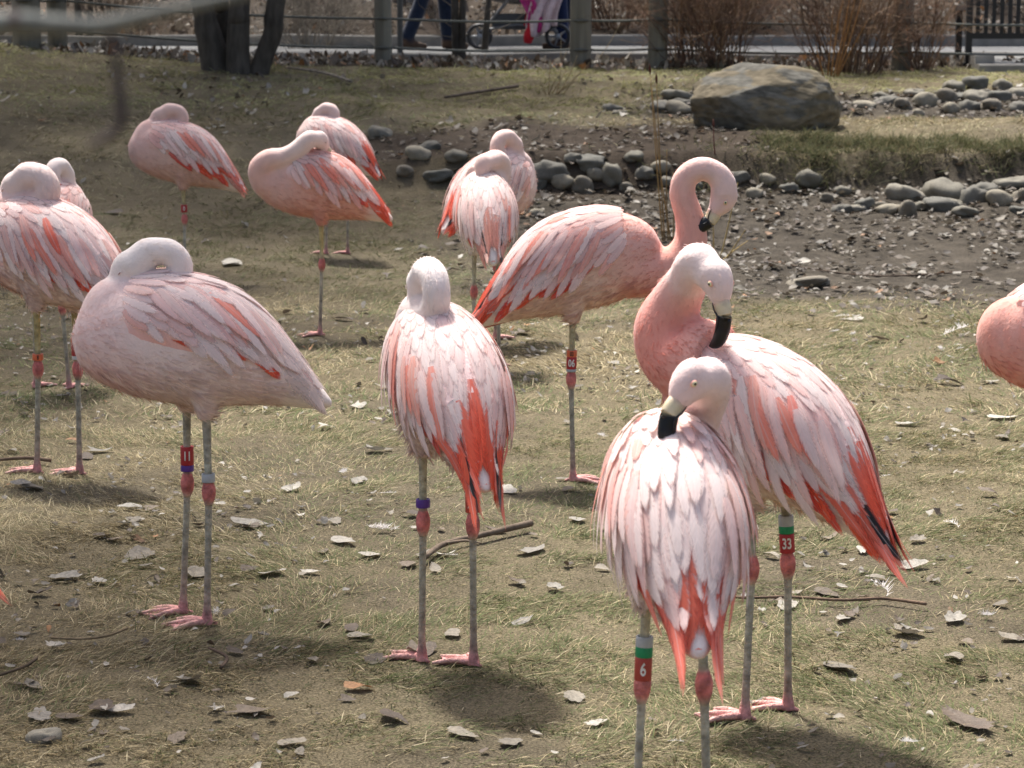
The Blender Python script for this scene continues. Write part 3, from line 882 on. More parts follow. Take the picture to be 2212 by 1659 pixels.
RED = (.42, .022, .03); ORG = (.72, .15, .06); PUR = (.10, .035, .26); GRN = (.005, .26, .10); SIL = (.42, .44, .45)
BIRDS = [
 dict(label="very pale flamingo with red leg band 11, head tucked on its back", yaw=180, feet=[(395, 1326), (447, 1350)], belly=(.86, .70, .635), neck=(.86, .63, .57), head=(.88, .78, .72), mix=(6, 4, 1.0, .5, .08), streak=.03,
      prim=PALE * .9, tailc=WHITE, black=(), pitch=2, asleep=1, near=1.2, dens=1.25, tibia=(.40, .37, .29), ruffle=.006, tail=.66, tgrav=1.8, toe=8, nr=.98, nk=.95, pm=.80, wf=.03, sec=2,
      bands=[(0, .063, .040, RED, "11"), (0, .036, .013, PUR, None), (1, .032, .018, SIL, None)]),
 dict(label="flamingo with red leg band 2 at the left, back streaked with orange", yaw=152, feet=[(80, 1024), (172, 1022)], belly=(.82, .66, .60), neck=(.78, .50, .43), head=(.83, .66, .60), mix=(5, 5, 2, 1.0, .12), streak=.22,
      prim=PINK, tailc=PINK, pitch=6, k=1.04, asleep=1, near=1.2, dens=1.15, tibia=(.46, .37, .17), nk=1.0, nr=1.15, hk=1.0, toe=0, droop=14,
      bands=[(0, .034, .017, ORG, "8", (.05, .03, .02), .013), (1, .080, .016, ORG, None), (1, .056, .034, RED, "2"), (1, .034, .010, (.6, .6, .58), None)]),
 dict(label="flamingo mostly hidden behind the bird banded 2, only neck and legs showing", yaw=75, feet=[(78, 838), (150, 840)], belly=(.80, .62, .56), neck=(.78, .55, .49), head=(.82, .70, .65), asleep=1, near=.8, dens=.8, ny=-.01, k=.99, zt=.57, down=2500),
 dict(label="flamingo on one leg with red band 0 and long red wingtips", yaw=181, feet=[(399, 613)], stand=1, shift=(0, -.03), belly=(.76, .52, .44), neck=(.76, .50, .44), head=(.78, .56, .50), mix=(3, 5, 3, 1.5, .2), streak=.15, prim=CORAL, tailc=SALMON, pitch=9, k=1.06, zt=.575, nk=.95, near=.8, dens=1.0, asleep=1, pm=.88, sec=12,
      tibia=(.44, .38, .20), down=3000, bands=[(0, .050, .034, RED, "0")]),
 dict(label="salmon flamingo on one leg with neck folded back along its side", yaw=180, feet=[(691, 724)], stand=1, shift=(0, -.03), belly=(.76, .40, .315), neck=(.80, .50, .43), head=(.82, .66, .60), mix=(2, 3, 4, 3, .4), streak=.35, prim=CORAL, tailc=CORAL, pitch=3, near=.9, dens=1.0, ruffle=.008, droop=16, asleep=1, tail=.85, pm=.85, wf=.05,
      wneck=[((-.13, 0, .60), .080), ((-.195, -.01, .612), .070), ((-.222, -.03, .662), .056), ((-.19, -.05, .702), .046), ((-.13, -.06, .714), .040), ((-.075, -.065, .745), .037), ((-.03, -.06, .785), .035)],
      whead=[(.006, -.035, .782), (.62, .42, -.66), (.6, .1, .8)], hk=.88, tibia=(.50, .41, .19), down=3000),
 dict(label="flamingo seen partly behind the one with folded neck, deep red wingtips", yaw=148, feet=[(704, 553), (751, 553)], belly=(.78, .56, .50), neck=(.78, .56, .50), head=(.80, .60, .55), mix=(4, 4, 2.5, 1, .3), streak=.15, prim=CORAL, tailc=CORAL, pitch=7, k=.97, zt=.58, nk=.92, near=.8, dens=.9, asleep=1, droop=12, tibia=(.34, .34, .28), down=2500),
 dict(label="pale flamingo seen from behind, white fluff at its tail, head resting on its back", yaw=96, feet=[(1022, 797), (1078, 795)], belly=(.84, .76, .71), neck=(.80, .60, .54), head=(.80, .58, .52), mix=(6, 4, 1.2, .2, .35), streak=.12, prim=SALMON, tailc=SALMON, fat=.92, zt=.575, pitch=8, near=.9, dens=1.0, asleep=1, droop=18, down=3000,
      wneck=[((-.02, .11, .66), .08), ((.03, .17, .69), .062), ((.045, .16, .735), .046), ((.03, .11, .755), .036), ((.01, .06, .75), .034)],
      whead=[(-.012, .02, .745), (-.1, -.55, -.83), (.1, -.83, .55)]),
 dict(label="flamingo standing just behind the fluffy-tailed one, neck arched high", yaw=52, feet=[(1070, 736)], stand=-1, shift=(0, .02), belly=(.79, .55, .48), neck=(.79, .57, .51), head=(.80, .58, .52), prim=CORAL, tailc=CORAL, pitch=4, near=.8, dens=.8, asleep=1, k=1.02, zt=.575, down=2500, ny=-.02),
 dict(label="salmon pink flamingo with raised curved neck and red band 06 on one leg", yaw=0, feet=[(1238, 1044)], stand=-1, shift=(0, .03), belly=(.80, .575, .475), neck=(.78, .38, .305), head=(.84, .61, .55), mix=(3.5, 4, 4, 2.4, .5), streak=.2, prim=CORAL, tailc=CORAL, pitch=9, near=1.2, dens=1.2, tucked_leg=1, tail=1.15, droop=10, tgrav=1.5, pm=.92, sec=12,
      wneck=[((.14, 0, .59), .088), ((.215, 0, .578), .071), ((.280, 0, .598), .056), ((.316, 0, .652), .047), ((.314, 0, .72), .040), ((.294, -.005, .785), .036), ((.302, -.01, .832), .034), ((.342, -.015, .857), .033), ((.386, -.015, .842), .033), ((.404, -.015, .815), .034)],
      whead=[(.404, -.015, .785), (-.30, -.1, -.94), (.94, -.05, -.30)], hk=.93, tibia=(.47, .40, .24),
      bands=[(0, .072, .018, ORG, "03", (.05, .03, .02), .013), (0, .046, .034, RED, "06"), (0, .026, .008, SIL, None)]),
 dict(label="flamingo seen from behind in the middle with a purple leg band", yaw=107, feet=[(911, 1428), (1023, 1438)], belly=(.83, .68, .62), neck=(.83, .68, .62), head=(.84, .74, .69), mix=(8, 5, 1.6, .5, .06), streak=.12, prim=CORAL, tailc=CORAL, fat=.92, zt=.572, pitch=9, near=1.2, dens=1.25, asleep=1, droop=18, ny=.02, toe=30, nr=1.0, tail=1.3, tgrav=1.6,
      bands=[(0, .040, .017, PUR, None), (1, .078, .030, SIL, "90", (.06, .06, .06), .013), (1, .045, .036, (.55, .07, .045), "2 6", (.8, .6, .5), .020)]),
 dict(label="flamingo with red leg band 33 preening its shoulder, long red tail", fade=(.45, 1.1), yaw=137, feet=[(1608, 1564), (1702, 1538)], belly=(.82, .66, .57), neck=(.76, .31, .245), head=(.85, .69, .635), mix=(5, 5, 3, 1.3, .12), streak=.12, prim=CORAL * .9 + SALMON * .1, tailc=CORAL, pitch=14, zt=.555, near=1.2, dens=1.3, droop=14, tail=1.28, tgrav=1.9, toe=20, k=.98, fat=.95, sec=10, npr=11, black=(7,),
      wneck=[((-.10, .075, .635), .086), ((-.158, .118, .655), .077), ((-.182, .128, .70), .062), ((-.166, .112, .752), .048), ((-.146, .075, .797), .039), ((-.132, .040, .832), .036)],
      whead=[(-.104, .004, .808), (.32, -.46, -.83), (.45, -.55, .62)], hk=.85,
      bands=[(1, .084, .020, SIL, None), (1, .068, .015, GRN, None), (1, .042, .036, RED, "33")]),
 dict(label="ruffled flamingo with red leg band 6 seen from behind, bill in its feathers", yaw=94, feet=[(1368, 1852), (1530, 1846)], belly=(.84, .70, .65), neck=(.80, .56, .50), head=(.84, .64, .59), mix=(8, 5, 1.8, .8, .1), streak=.12, prim=CORAL * .8 + SALMON * .2, tailc=CORAL * .8 + SALMON * .2, tail=1.2, black=(), pitch=9, k=.94, fat=.92, zt=.575, near=1.2, dens=1.25, ruffle=.010, droop=16, tgrav=1.5, toe=10,
      wneck=[((0, .10, .60), .078), ((.02, .15, .62), .060), ((.038, .15, .66), .046), ((.050, .11, .69), .039), ((.054, .068, .716), .036), ((.048, .032, .733), .035)],
      whead=[(.026, .002, .737), (-.66, -.48, -.58), (-.52, -.28, .80)], hk=.84,
      bands=[(0, .074, .018, SIL, None), (0, .058, .018, GRN, None), (0, .030, .038, (.40, .05, .035), "6")]),
 dict(label="salmon breasted flamingo cut off by the picture edge beside bare mud", yaw=184, feet=[(2322, 1330), (2394, 1318)], belly=(.80, .55, .47), neck=(.78, .36, .28), head=(.82, .62, .56), near=1, dens=.9, asleep=1, pitch=-4, down=2500, wf=-.035,
      wneck=[((-.13, 0, .575), .085), ((-.19, 0, .585), .074), ((-.20, 0, .625), .058), ((-.15, 0, .65), .046), ((-.07, .0, .665), .040), ((-.01, 0, .69), .037), ((.05, 0, .735), .035)], whead=[(.09, 0, .765), (.5, .3, -.8), (.7, 0, .6)]),
 dict(label="flamingo almost outside the frame, just an orange wingtip showing", yaw=186, feet=[(-345, 1800), (-435, 1830)], prim=CORAL, tailc=CORAL, near=1, dens=.8, asleep=1, pitch=14, tail=1.15, down=1500, black=()),
]
for B_ in BIRDS:
    build_flamingo(B_)

# ------------------------------------------------------------------ path, kerbs and bench pad
CONC = np.array([.20, .20, .192]); CONC_D = np.array([.22, .21, .19])
def slab(name, x0, x1, y0, y1, z0, z1, depth, colr, kind="structure", n=40, label=None, cat=None):
    """a poured slab: top sheet from z0 at y0 to z1 at y1, sides going down"""
    V = []; F = []
    for i in range(n + 1):
        x = x0 + (x1 - x0) * i / n
        w = .006 * math.sin(x * 2.1) + .004 * math.sin(x * 5.3)
        for y, z in ((y0, z0 - depth), (y0 + .0, z0 - .012), (y0 + .012, z0), ((y0 + y1) / 2, (z0 + z1) / 2), (y1, z1), (y1, z1 - depth)):
            V.append((x, y, z + w * (z > z0 - depth + .001)))
    for i in range(n):
        for j in range(5): F.append((i * 6 + j, (i + 1) * 6 + j, (i + 1) * 6 + j + 1, i * 6 + j + 1))
    F.append(tuple(range(6))); F.append(tuple(n * 6 + j for j in range(6))[::-1])
    me = fast_mesh(name, V, F, np.tile(np.asarray(colr), (len(V), 1)), False)
    o = link(name, me, M_CONC)
    return tag(o, label, cat, kind=kind)
slab("path", -30, 30, 20.36, 23.5, .930, .945, .3, CONC)
x = -24.0
ki = 0
while x < 24:                                          # the kerbs are cast in lengths with open joints
    L = 2.4
    if x < 3.4:
        tag(slab("kerb", x + .006, x + L - .006, 20.2, 20.355, .938, .938, .3, CONC_D * 1.15), kind="structure")
    tag(slab("kerb", x + .4, x + .4 + L - .012, 23.505, 23.70, 1.052, 1.052, .4, CONC_D), kind="structure")
    x += L
PADX = 3.62
slab("bench_pad", PADX + .16, 8.0, 19.05, 20.355, .862, .932, .3, CONC, n=12)
slab("kerb", PADX, 8.0, 18.89, 19.045, .866, .866, .3, CONC_D * 1.1, n=12)
pk = MB(); pk.box((PADX + .075, 19.70, .78), (.15, 1.29, .31), CONC_D * 1.25)
tag(link("kerb", pk.mesh("kerb", False), M_CONC), kind="structure")

# ------------------------------------------------------------------ rope fence
POST = np.array([.215, .20, .155])
def post(px, py, wpx, lean=0.0, label=None, h=1.05, Y=None):
    p = ground_px(px, py)
    if Y: p = np.array([at_depth(px, py, Y)[0], Y, float(hgt(at_depth(px, py, Y)[0], Y))])
    s = pxm(p[1], p[2]); r = wpx / s / 2
    t = empty("fence_post", p); tag(t, label, "post", "wooden posts of the rope fence")
    mb = MB()
    top = np.array([lean * h, 0, h])
    mb.tube([(0, 0, -.15), (0, 0, 0), top * .5, top * .97, top], [r * 1.03, r * 1.02, r, r * .97, r * .9], POST, n=18, per=3)
    link("shaft", mb.mesh("shaft"), M_WOOD, t)
    for hz in (.14, .37):
        mb = MB()
        mb.tube([top * hz / h + np.array([-r * 1.02, -.0, 0]), top * hz / h + np.array([-r * .3, -r * 1.03, 0]), top * hz / h + np.array([r * .3, -r * 1.03, 0]), top * hz / h + np.array([r * 1.02, 0, 0])], [.012] * 4, (.13, .13, .11), n=8, per=4)
        link("rope_loop", mb.mesh("rope_loop"), M_ROPE, t)
    return p, r, lean
PNAMES = ['the off-lawn post', 'the broad grey post', 'the narrower grey post', 'the post by the thin pole', 'the thick post past the stroller', 'the post in the bush', 'the leaning post', 'the post beyond the bench']
posts = [post(-330, 78, 60, 0, "fence post standing just off the lawn's upper corner", Y=19.6),
         post(58, 80, 60, 0, "broad grey fence post at the upper end of the lawn", Y=19.6),
         post(124, 80, 42, 0, "narrower grey fence post beside the broad one", Y=19.9),
         post(829, 137, 37, -.01, "fence post beside the thin dark pole", Y=19.5),
         post(1254, 141, 46, .0, "thick fence post just past the stroller", Y=19.45),
         post(1420, 152, 42, .01, "green-grey fence post half swallowed by a brown bush", Y=19.3),
         post(1945, 156, 42, .04, "leaning fence post between the bush and the bench", Y=19.3),
         post(2500, 158, 42, 0, "fence post beyond the black bench", Y=19.2)]
for i in range(len(posts) - 1):
    (p, r, l1), (q, r2, l2) = posts[i], posts[i + 1]
    for hz in (.14, .37):
        a = p + np.array([r + l1 * hz, 0, hz]); b = q + np.array([-r2 + l2 * hz, 0, hz])
        L = np.linalg.norm(b - a); sag = min(.05, .012 * L)
        P = [a + (b - a) * t - np.array([0, 0, sag * 4 * t * (1 - t)]) for t in np.linspace(0, 1, 9)]
        mb = MB(); mb.tube(P, [.0105] * 9, (.15, .155, .135), n=7, per=3)
        tag(link("fence_rope", mb.mesh("fence_rope"), M_ROPE), ("lower" if hz < .2 else "upper") + " rope from " + PNAMES[i] + " to " + PNAMES[i + 1], "rope", "ropes of the post and rope fence")

# thin pole by the post
pp = ground_px(864, 131)
mb = MB(); mb.tube([(0, 0, -.1), (.004, 0, .5), (.012, 0, 1.5)], [.026, .025, .024], (.10, .10, .09), n=10, per=3)
mb.tube([(.012, 0, 1.49), (.012, 0, 1.51), (.012, 0, 1.52)], [.026, .027, .018], (.12, .12, .11), n=10, per=1)
tag(link("pole", mb.mesh("pole"), M_METAL, loc=pp), "thin dark pole standing beside a fence post", "pole")

# ------------------------------------------------------------------ bench
def bench():
    Y = 19.35; sc = pxm(Y, 1.0)
    x0 = (2092 - 1106) / sc
    zb = .875
    t = empty("park_bench", (x0, Y, zb)); tag(t, "black metal slatted park bench on the concrete pad, seen from behind", "bench")
    K = (.012, .012, .013); W = 1.6
    for xx in (.0, W):
        mb = MB(); mb.box((xx, 0, .42), (.05, .045, .88), K); mb.box((xx, .44, .22), (.05, .045, .46), K); mb.box((xx, .22, .43), (.045, .42, .04), K); mb.box((xx, .24, .62), (.045, .44, .03), K)
        mb.box((xx, .01, -.01), (.09, .09, .02), K)
        link("leg", mb.mesh("leg", False), M_METAL, t)
    mb = MB(); mb.box((W / 2, -.002, .21), (W - .05, .035, .045), K); mb.box((W / 2, -.002, .84), (W - .05, .035, .045), K); link("back_rail", mb.mesh("back_rail", False), M_METAL, t)
    ns = 24
    mb = MB(); mb.box((0, 0, 0), (.032, .012, .59), K); me = mb.mesh("slat", False); me.materials.append(M_METAL)
    for i in range(ns): 
        o = bpy.data.objects.new("slat", me); col.objects.link(o); o.parent = t; o.location = (.068 + (W - .136) * i / (ns - 1), -.002, .525)
    mb = MB(); mb.box((0, 0, 0), (.030, .40, .012), K); me = mb.mesh("seat_slat", False); me.materials.append(M_METAL)
    for i in range(ns):
        o = bpy.data.objects.new("seat_slat", me); col.objects.link(o); o.parent = t; o.location = (.068 + (W - .136) * i / (ns - 1), .24, .455)
bench()

# ------------------------------------------------------------------ boulder and river stones
def stone_mesh(name, seed, sub, rough, sq=2.4, strat=0.0):
    bm = bmesh.new(); bmesh.ops.create_icosphere(bm, subdivisions=sub, radius=1)
    o = Vector((seed * 3.1, seed * 1.7, seed * .9))
    for v in bm.verts:
        c = v.co.copy()
        p = Vector([math.copysign(abs(q) ** (2 / sq), q) for q in c])
        d = mnoise.fractal(c * .9 + o, 1, 2, 4) * rough + mnoise.fractal(c * 3 + o, 1, 2, 3) * rough * .18
        if strat: d += strat * (abs((c.z * 4 + c.x * 1.2 + mnoise.noise(c * 1.5 + o)) % 1 - .5) - .25) + mnoise.fractal(c * 5 + o, 1, 2, 4) * .03 - .05 * max(0, mnoise.noise(c * 2.2 + o))
        v.co = p * (1 + d)
    me = bpy.data.meshes.new(name); bm.to_mesh(me); bm.free()
    me.polygons.foreach_set("use_smooth", np.full(len(me.polygons), True))
    return me
def paint(me, c, var=.12, seed=0):
    V = V_body(me); r = np.random.default_rng(seed)
    n = fbm(V[:, 0] * 2 + V[:, 2], V[:, 1] * 2 - V[:, 2], seed)[:, None]
    C = np.asarray(c)[None, :] * (1 - var + 2 * var * n)
    a = me.color_attributes.new("tint", 'FLOAT_COLOR', 'POINT')
    a.data.foreach_set("color", np.hstack([C, np.ones((len(C), 1))]).astype(np.float32).ravel())
STONES = []
for i, c in enumerate([(.165, .152, .118), (.21, .192, .15), (.13, .122, .10), (.25, .222, .165), (.18, .158, .12), (.125, .12, .10)]):
    me = stone_mesh("river_stone", i + 1, 3, .40, 2.1 + .25 * (i % 3)); paint(me, c, .18, i); me.materials.append(M_ROCK); STONES.append(me)
def stone(px, py, w, h, i, label, rz=None, group="river stones lining the dry stream bed"):
    """py: where the stone meets the ground; w, h in photograph pixels"""
    p = ground_px(px, py - h * .25)
    s = pxm(p[1], p[2])
    o = bpy.data.objects.new("river_stone", STONES[i % 6]); col.objects.link(o)
    W, H = w / s / 2, h / s / 2
    o.scale = (W * .92, W * random.uniform(.6, .95), H * random.uniform(.85, 1.15))
    o.location = (p[0], p[1], p[2] + H * .34)
    o.rotation_euler = (random.uniform(-.2, .2), random.uniform(-.25, .25), random.uniform(-.5, .5) if rz is None else rz)
    if i >= 0 and group and not label.startswith(("lone", "small pale pebble", "flat", "smooth")):
        tone = ("slate grey", "mid grey", "dark grey", "tan grey", "brownish grey", "bluish dark")[i % 6]
        size = "large" if w > 64 else ("fist-sized" if w < 42 else "medium")
        label = label.format(size + " " + tone)
    return tag(o, label, "stone", group)
BANK = "{} river stone at the foot of the grassy bank"
for i, (x, y, w, h) in enumerate([(2040, 438, 100, 56), (1957, 440, 88, 50), (2107, 455, 62, 55), (2160, 460, 62, 45), (1960, 470, 46, 44), (2030, 460, 74, 42), (2085, 472, 60, 30), (2180, 415, 76, 36), (2130, 432, 60, 42), (1925, 462, 60, 30),
                                  (2205, 445, 44, 40), (1870, 452, 44, 28), (1748, 405, 62, 42), (1850, 455, 40, 24), (1820, 458, 46, 26), (1632, 432, 40, 30), (1900, 452, 44, 26), (1705, 420, 46, 30), (1820, 425, 40, 30), (2060, 452, 40, 28), (1590, 395, 60, 30), (1660, 398, 40, 24), (1785, 438, 36, 22), (2200, 470, 36, 22), (1990, 452, 34, 22)]):
    stone(x, y, w, h, i, BANK)
MID = "{} river stone in the bed below the bare brown bank"
for i, (x, y, w, h) in enumerate([(1190, 388, 80, 44), (1216, 404, 56, 34), (1258, 412, 56, 40), (1275, 366, 66, 38), (1322, 398, 46, 52), (1292, 386, 44, 36), (1395, 388, 40, 34), (1428, 372, 44, 30), (1352, 408, 34, 22), (1165, 400, 36, 26), (1370, 350, 44, 26), (1445, 400, 36, 22), (1240, 352, 40, 24),
                                  (905, 350, 60, 34), (875, 382, 46, 26), (948, 386, 70, 28), (985, 350, 50, 30), (1060, 360, 40, 24), (930, 330, 44, 24), (1160, 470, 34, 22), (1430, 432, 30, 20), (1500, 410, 40, 26), (1240, 470, 26, 16), (1000, 395, 40, 22)]):
    stone(x, y, w, h, i + 2, MID)
stone(822, 308, 52, 34, 1, "lone smooth grey stone on the lawn edge behind the red-tipped flamingos")
UP = "{} stone in the upper dry bed beyond the bank"
for i, (x, y, w, h) in enumerate([(2000, 238, 58, 42), (2043, 230, 56, 42), (2108, 202, 54, 36), (2060, 208, 50, 34), (2110, 228, 52, 34), (2095, 246, 46, 30), (2055, 248, 36, 28), (2140, 245, 50, 32), (2160, 228, 54, 32), (2165, 205, 44, 32), (2205, 220, 50, 38), (1917, 232, 56, 28), (1870, 240, 54, 22), (1948, 240, 46, 28), (2075, 220, 50, 22), (1905, 215, 40, 20), (1975, 215, 40, 22), (2200, 245, 40, 30), (1985, 250, 30, 18), (2130, 215, 40, 22)]):
    stone(x, y, w, h, i + 3, UP)
LB = "{} stone heaped beside the big boulder"
for i, (x, y, w, h) in enumerate([(1468, 222, 76, 32), (1478, 236, 66, 32), (1470, 256, 62, 38), (1500, 215, 56, 26), (1440, 250, 60, 30), (1510, 232, 44, 30), (1425, 235, 40, 24), (1325, 240, 46, 22), (1340, 248, 36, 16)]):
    stone(x, y, w, h, i + 1, LB)
stone(1378, 512, 26, 22, 3, "small pale pebble on the mud behind the flamingo with the curved neck")
stone(1745, 622, 110, 26, 4, "flat grey stone sunk in the mud at the grass edge")
stone(96, 1618, 70, 52, 1, "smooth grey pebble half sunk in the matted grass")

def boulder_mesh():
    bm = bmesh.new(); bmesh.ops.create_icosphere(bm, subdivisions=6, radius=1)
    rr = random.Random(5); planes = []
    for k in range(22):
        n = Vector((rr.gauss(0, 1), rr.gauss(0, 1), rr.gauss(0, .8))).normalized(); planes.append((n, rr.uniform(.74, .95)))
    planes += [(Vector((-.55, -.35, .75)).normalized(), .62), (Vector((.1, -.95, .12)).normalized(), .74), (Vector((.15, .1, 1)).normalized(), .80), (Vector((.9, -.3, -.1)).normalized(), .86), (Vector((-.6, -.7, -.35)).normalized(), .78)]
    for v in bm.verts:
        c = v.co.copy(); c = Vector([math.copysign(abs(q) ** .8, q) for q in c])
        for n, d in planes:
            e = c.dot(n) - d - .05 * mnoise.noise(c * 2 + n * 7)
            if e > 0: c -= n * e * .74
        f = mnoise.fractal(c * 1.5, 1, 2, 6) * .06 + mnoise.fractal(c * 5, 1, 2, 4) * .02
        lay = c.z * 7 + c.x * 1.6 + 1.5 * mnoise.noise(c * 1.6)
        f -= .030 * max(0, 1 - abs(lay % 1 - .5) * 9) * max(0, mnoise.noise(c * 2.3 + Vector((5, 1, 2))) + .25)
        v.co = c * (1 + f)
    me = bpy.data.meshes.new("boulder"); bm.to_mesh(me); bm.free()
    me.polygons.foreach_set("use_smooth", np.full(len(me.polygons), True)); return me
bme_ = boulder_mesh()
Vb_ = V_body(bme_)
cz = fbm(Vb_[:, 0] * 3, Vb_[:, 2] * 5 + Vb_[:, 1], 8)
bc = np.where((smooth(.42, .62, cz) > .5)[:, None], np.array([[.175, .148, .10]]), np.array([[.145, .138, .115]])) * (.75 + .5 * fbm(Vb_[:, 0] * 9, Vb_[:, 2] * 14, 5))[:, None]
a_ = bme_.color_attributes.new("tint", 'FLOAT_COLOR', 'POINT'); a_.data.foreach_set("color", np.hstack([bc, np.ones((len(bc), 1))]).astype(np.float32).ravel())
bme_.materials.append(tint_mat("boulder_rock", rough=.92, var=.35, scale=7, bump=.6, bscale=13, spec=.12))
bo = bpy.data.objects.new("boulder", bme_); col.objects.link(bo)
bp_ = ground_px(1660, 278); s_ = pxm(bp_[1], bp_[2])
bo.scale = (182 / s_, 125 / s_, 100 / s_); bo.location = (bp_[0], bp_[1] + .1, bp_[2] + 52 / s_); bo.rotation_euler = (.06, R(4), R(-8))
tag(bo, "large weathered tan and grey boulder on the grassy bank", "boulder")

# ------------------------------------------------------------------ trees and shrubs
def branchy(mb, p, d, L, r, depth, colr, spread=.5, kids=(2, 4), n=5, curl=.15, droop=0.0, minr=.0012):
    """one limb and, from it, smaller ones"""
    P = [np.array(p, float)]; d = unit(d); dirs = [d]
    m = 4 if depth > 0 else 2
    for i in range(m):
        d = unit(d + np.array([random.gauss(0, curl), random.gauss(0, curl), random.gauss(0, curl) + .06 - droop]))
        P.append(P[-1] + d * L / m); dirs.append(d)
    rr = np.linspace(r, max(r * .45, minr), m + 1)
    mb.tube(P, rr, np.asarray(colr) * random.uniform(.8, 1.2), n=n, per=2 if depth > 1 else 1, caps=False)
    if depth <= 0: return
    for k in range(random.randint(*kids)):
        t = random.uniform(.3, 1.0); i = min(int(t * m), m - 1)
        q = P[i] + (P[i + 1] - P[i]) * (t * m - i)
        nd_ = unit(dirs[i] + np.array([random.gauss(0, spread), random.gauss(0, spread), random.gauss(0, spread * .7)]))
        branchy(mb, q, nd_, L * random.uniform(.45, .75), max(r * (.55 - .15 * t), minr), depth - 1, colr, spread, kids, max(3, n - 1), curl, droop, minr)
BARKC = np.array([.085, .074, .060])
def trunk_mesh(P, rad, colr, n=14):
    mb = MB(); mb.tube(P, rad, colr, n=n, per=6)
    V = np.array(mb.v)
    for i in range(len(V)):                            # ridged bark
        a = mnoise.fractal(Vector((V[i][0] * 14, V[i][1] * 14, V[i][2] * 3)), 1, 2, 3)
        c = V[i] - np.array([np.interp(V[i][2], [q[2] for q in P], [q[0] for q in P]), np.interp(V[i][2], [q[2] for q in P], [q[1] for q in P]), V[i][2]])
        V[i] = V[i] + unit(c) * a * .012
    mb.v = [tuple(v) for v in V]
    return mb.mesh("trunk")
def px_pts(Y, pts, base):
    """photograph pixels at one distance, as offsets from a base point"""
    return [at_depth(x, y, Y) - base for x, y in pts]
# the clump of dark trunks
Y = 18.7
base = np.array([at_depth(520, 140, Y)[0], Y, float(hgt(at_depth(520, 140, Y)[0], Y))])
tr = empty("tree", base); tag(tr, "clump of four dark bare trunks rising from one base on the lawn", "tree")
sc_ = pxm(Y, .9)
crown = MB()
for pts, w0, w1, dy in (([(468, 150), (462, 120), (446, 60), (436, 0)], 60, 46, 0.0), ([(487, 150), (484, 110), (474, 40), (470, 0)], 44, 34, .18), ([(517, 152), (517, 120), (518, 50), (519, 0)], 52, 44, -.06), ([(548, 152), (566, 132), (590, 70), (598, 0)], 44, 40, -.02)):
    P = px_pts(Y, pts, base)
    P = [q + np.array([0, dy, 0]) for q in P]
    P[0][2] = -.12
    d = unit(P[-1] - P[-2])
    top = P[-1]
    Pn = P + [top + np.array([d[0] * .8 + random.gauss(0, .1), random.gauss(0, .2), 1.0]), top + np.array([d[0] * 1.5 + random.gauss(0, .2), random.gauss(0, .4), 2.2]), top + np.array([d[0] * 2 + random.gauss(0, .3), random.gauss(0, .5), 4.6])]
    rr = [w0 / sc_ / 2 * 1.15, w0 / sc_ / 2, (w0 + w1) / sc_ / 4, w1 / sc_ / 2, w1 / sc_ / 2 * .85, w1 / sc_ / 2 * .6, .02]
    link("trunk", trunk_mesh(Pn, rr, BARKC), M_BARK, tr)
    for q in Pn[4:]:
        for k in range(4):
            branchy(crown, q, (random.gauss(0, 1), random.gauss(0, 1), random.uniform(.0, .7)), random.uniform(1.2, 2.6), .040, 3, BARKC * 1.2, .5, (3, 5), 4, minr=.007)
link("crown", crown.mesh("crown"), M_BARK, tr)
# tall bare trees further back and to the side, whose shade lies across the lawn
def tall_tree(x, y, h, r, label, dens=5, lean=0.0):
    z = float(hgt(x, y)); t = empty("tree", (x, y, z)); tag(t, label, "tree", "tall bare trees around the enclosure")
    P = [np.array([lean * q * h + random.gauss(0, .06), random.gauss(0, .06), q * h]) for q in (-.02, .05, .25, .5, .75, 1)]
    link("trunk", trunk_mesh(P, [r * 1.5, r * 1.15, r, r * .75, r * .45, r * .1], BARKC * 1.15, 12), M_BARK, t)
    mb = MB()
    for k in range(int(dens * 7)):
        q = random.uniform(.28, 1); p = np.array([np.interp(q, (-.02, .05, .25, .5, .75, 1), [v[i] for v in P]) for i in range(3)])
        a = random.uniform(0, 6.28)
        branchy(mb, p, (math.cos(a), math.sin(a), random.uniform(.1, .8)), h * .3 * (1.15 - .6 * q), r * .32 * (1.2 - q), 3, BARKC * 1.2, .45, (3, 5), 4, minr=.009)
    link("crown", mb.mesh("crown"), M_BARK, t)
tall_tree(-5.4, 24.6, 11.5, .20, "tall bare tree behind the path, upslope from the broad grey post", 6)
tall_tree(-4.9, 18.2, 9, .24, "big bare tree standing off the left end of the lawn", 7)
tall_tree(-1.2, 26.0, 12, .17, "slim tall bare tree on the mulch slope behind the stroller", 5)
tall_tree(4.4, 27.0, 10, .16, "bare tree on the leafy slope behind the black bench", 4)
tall_tree(-4.3, 13.6, 8, .22, "bare tree close beside the lawn, its shade across the grass", 5)
tall_tree(-3.1, 7.3, 6.5, .13, "slender unseen tree added left of the flock to shade the pale flamingo", 5)  # out of view, added to dapple the near grass and pale bird
tall_tree(2.9, 7.4, 6.5, .13, "slender unseen tree added right of the flock to dapple the near grass", 4)  # unseen counterpart, added for shade on the near ground
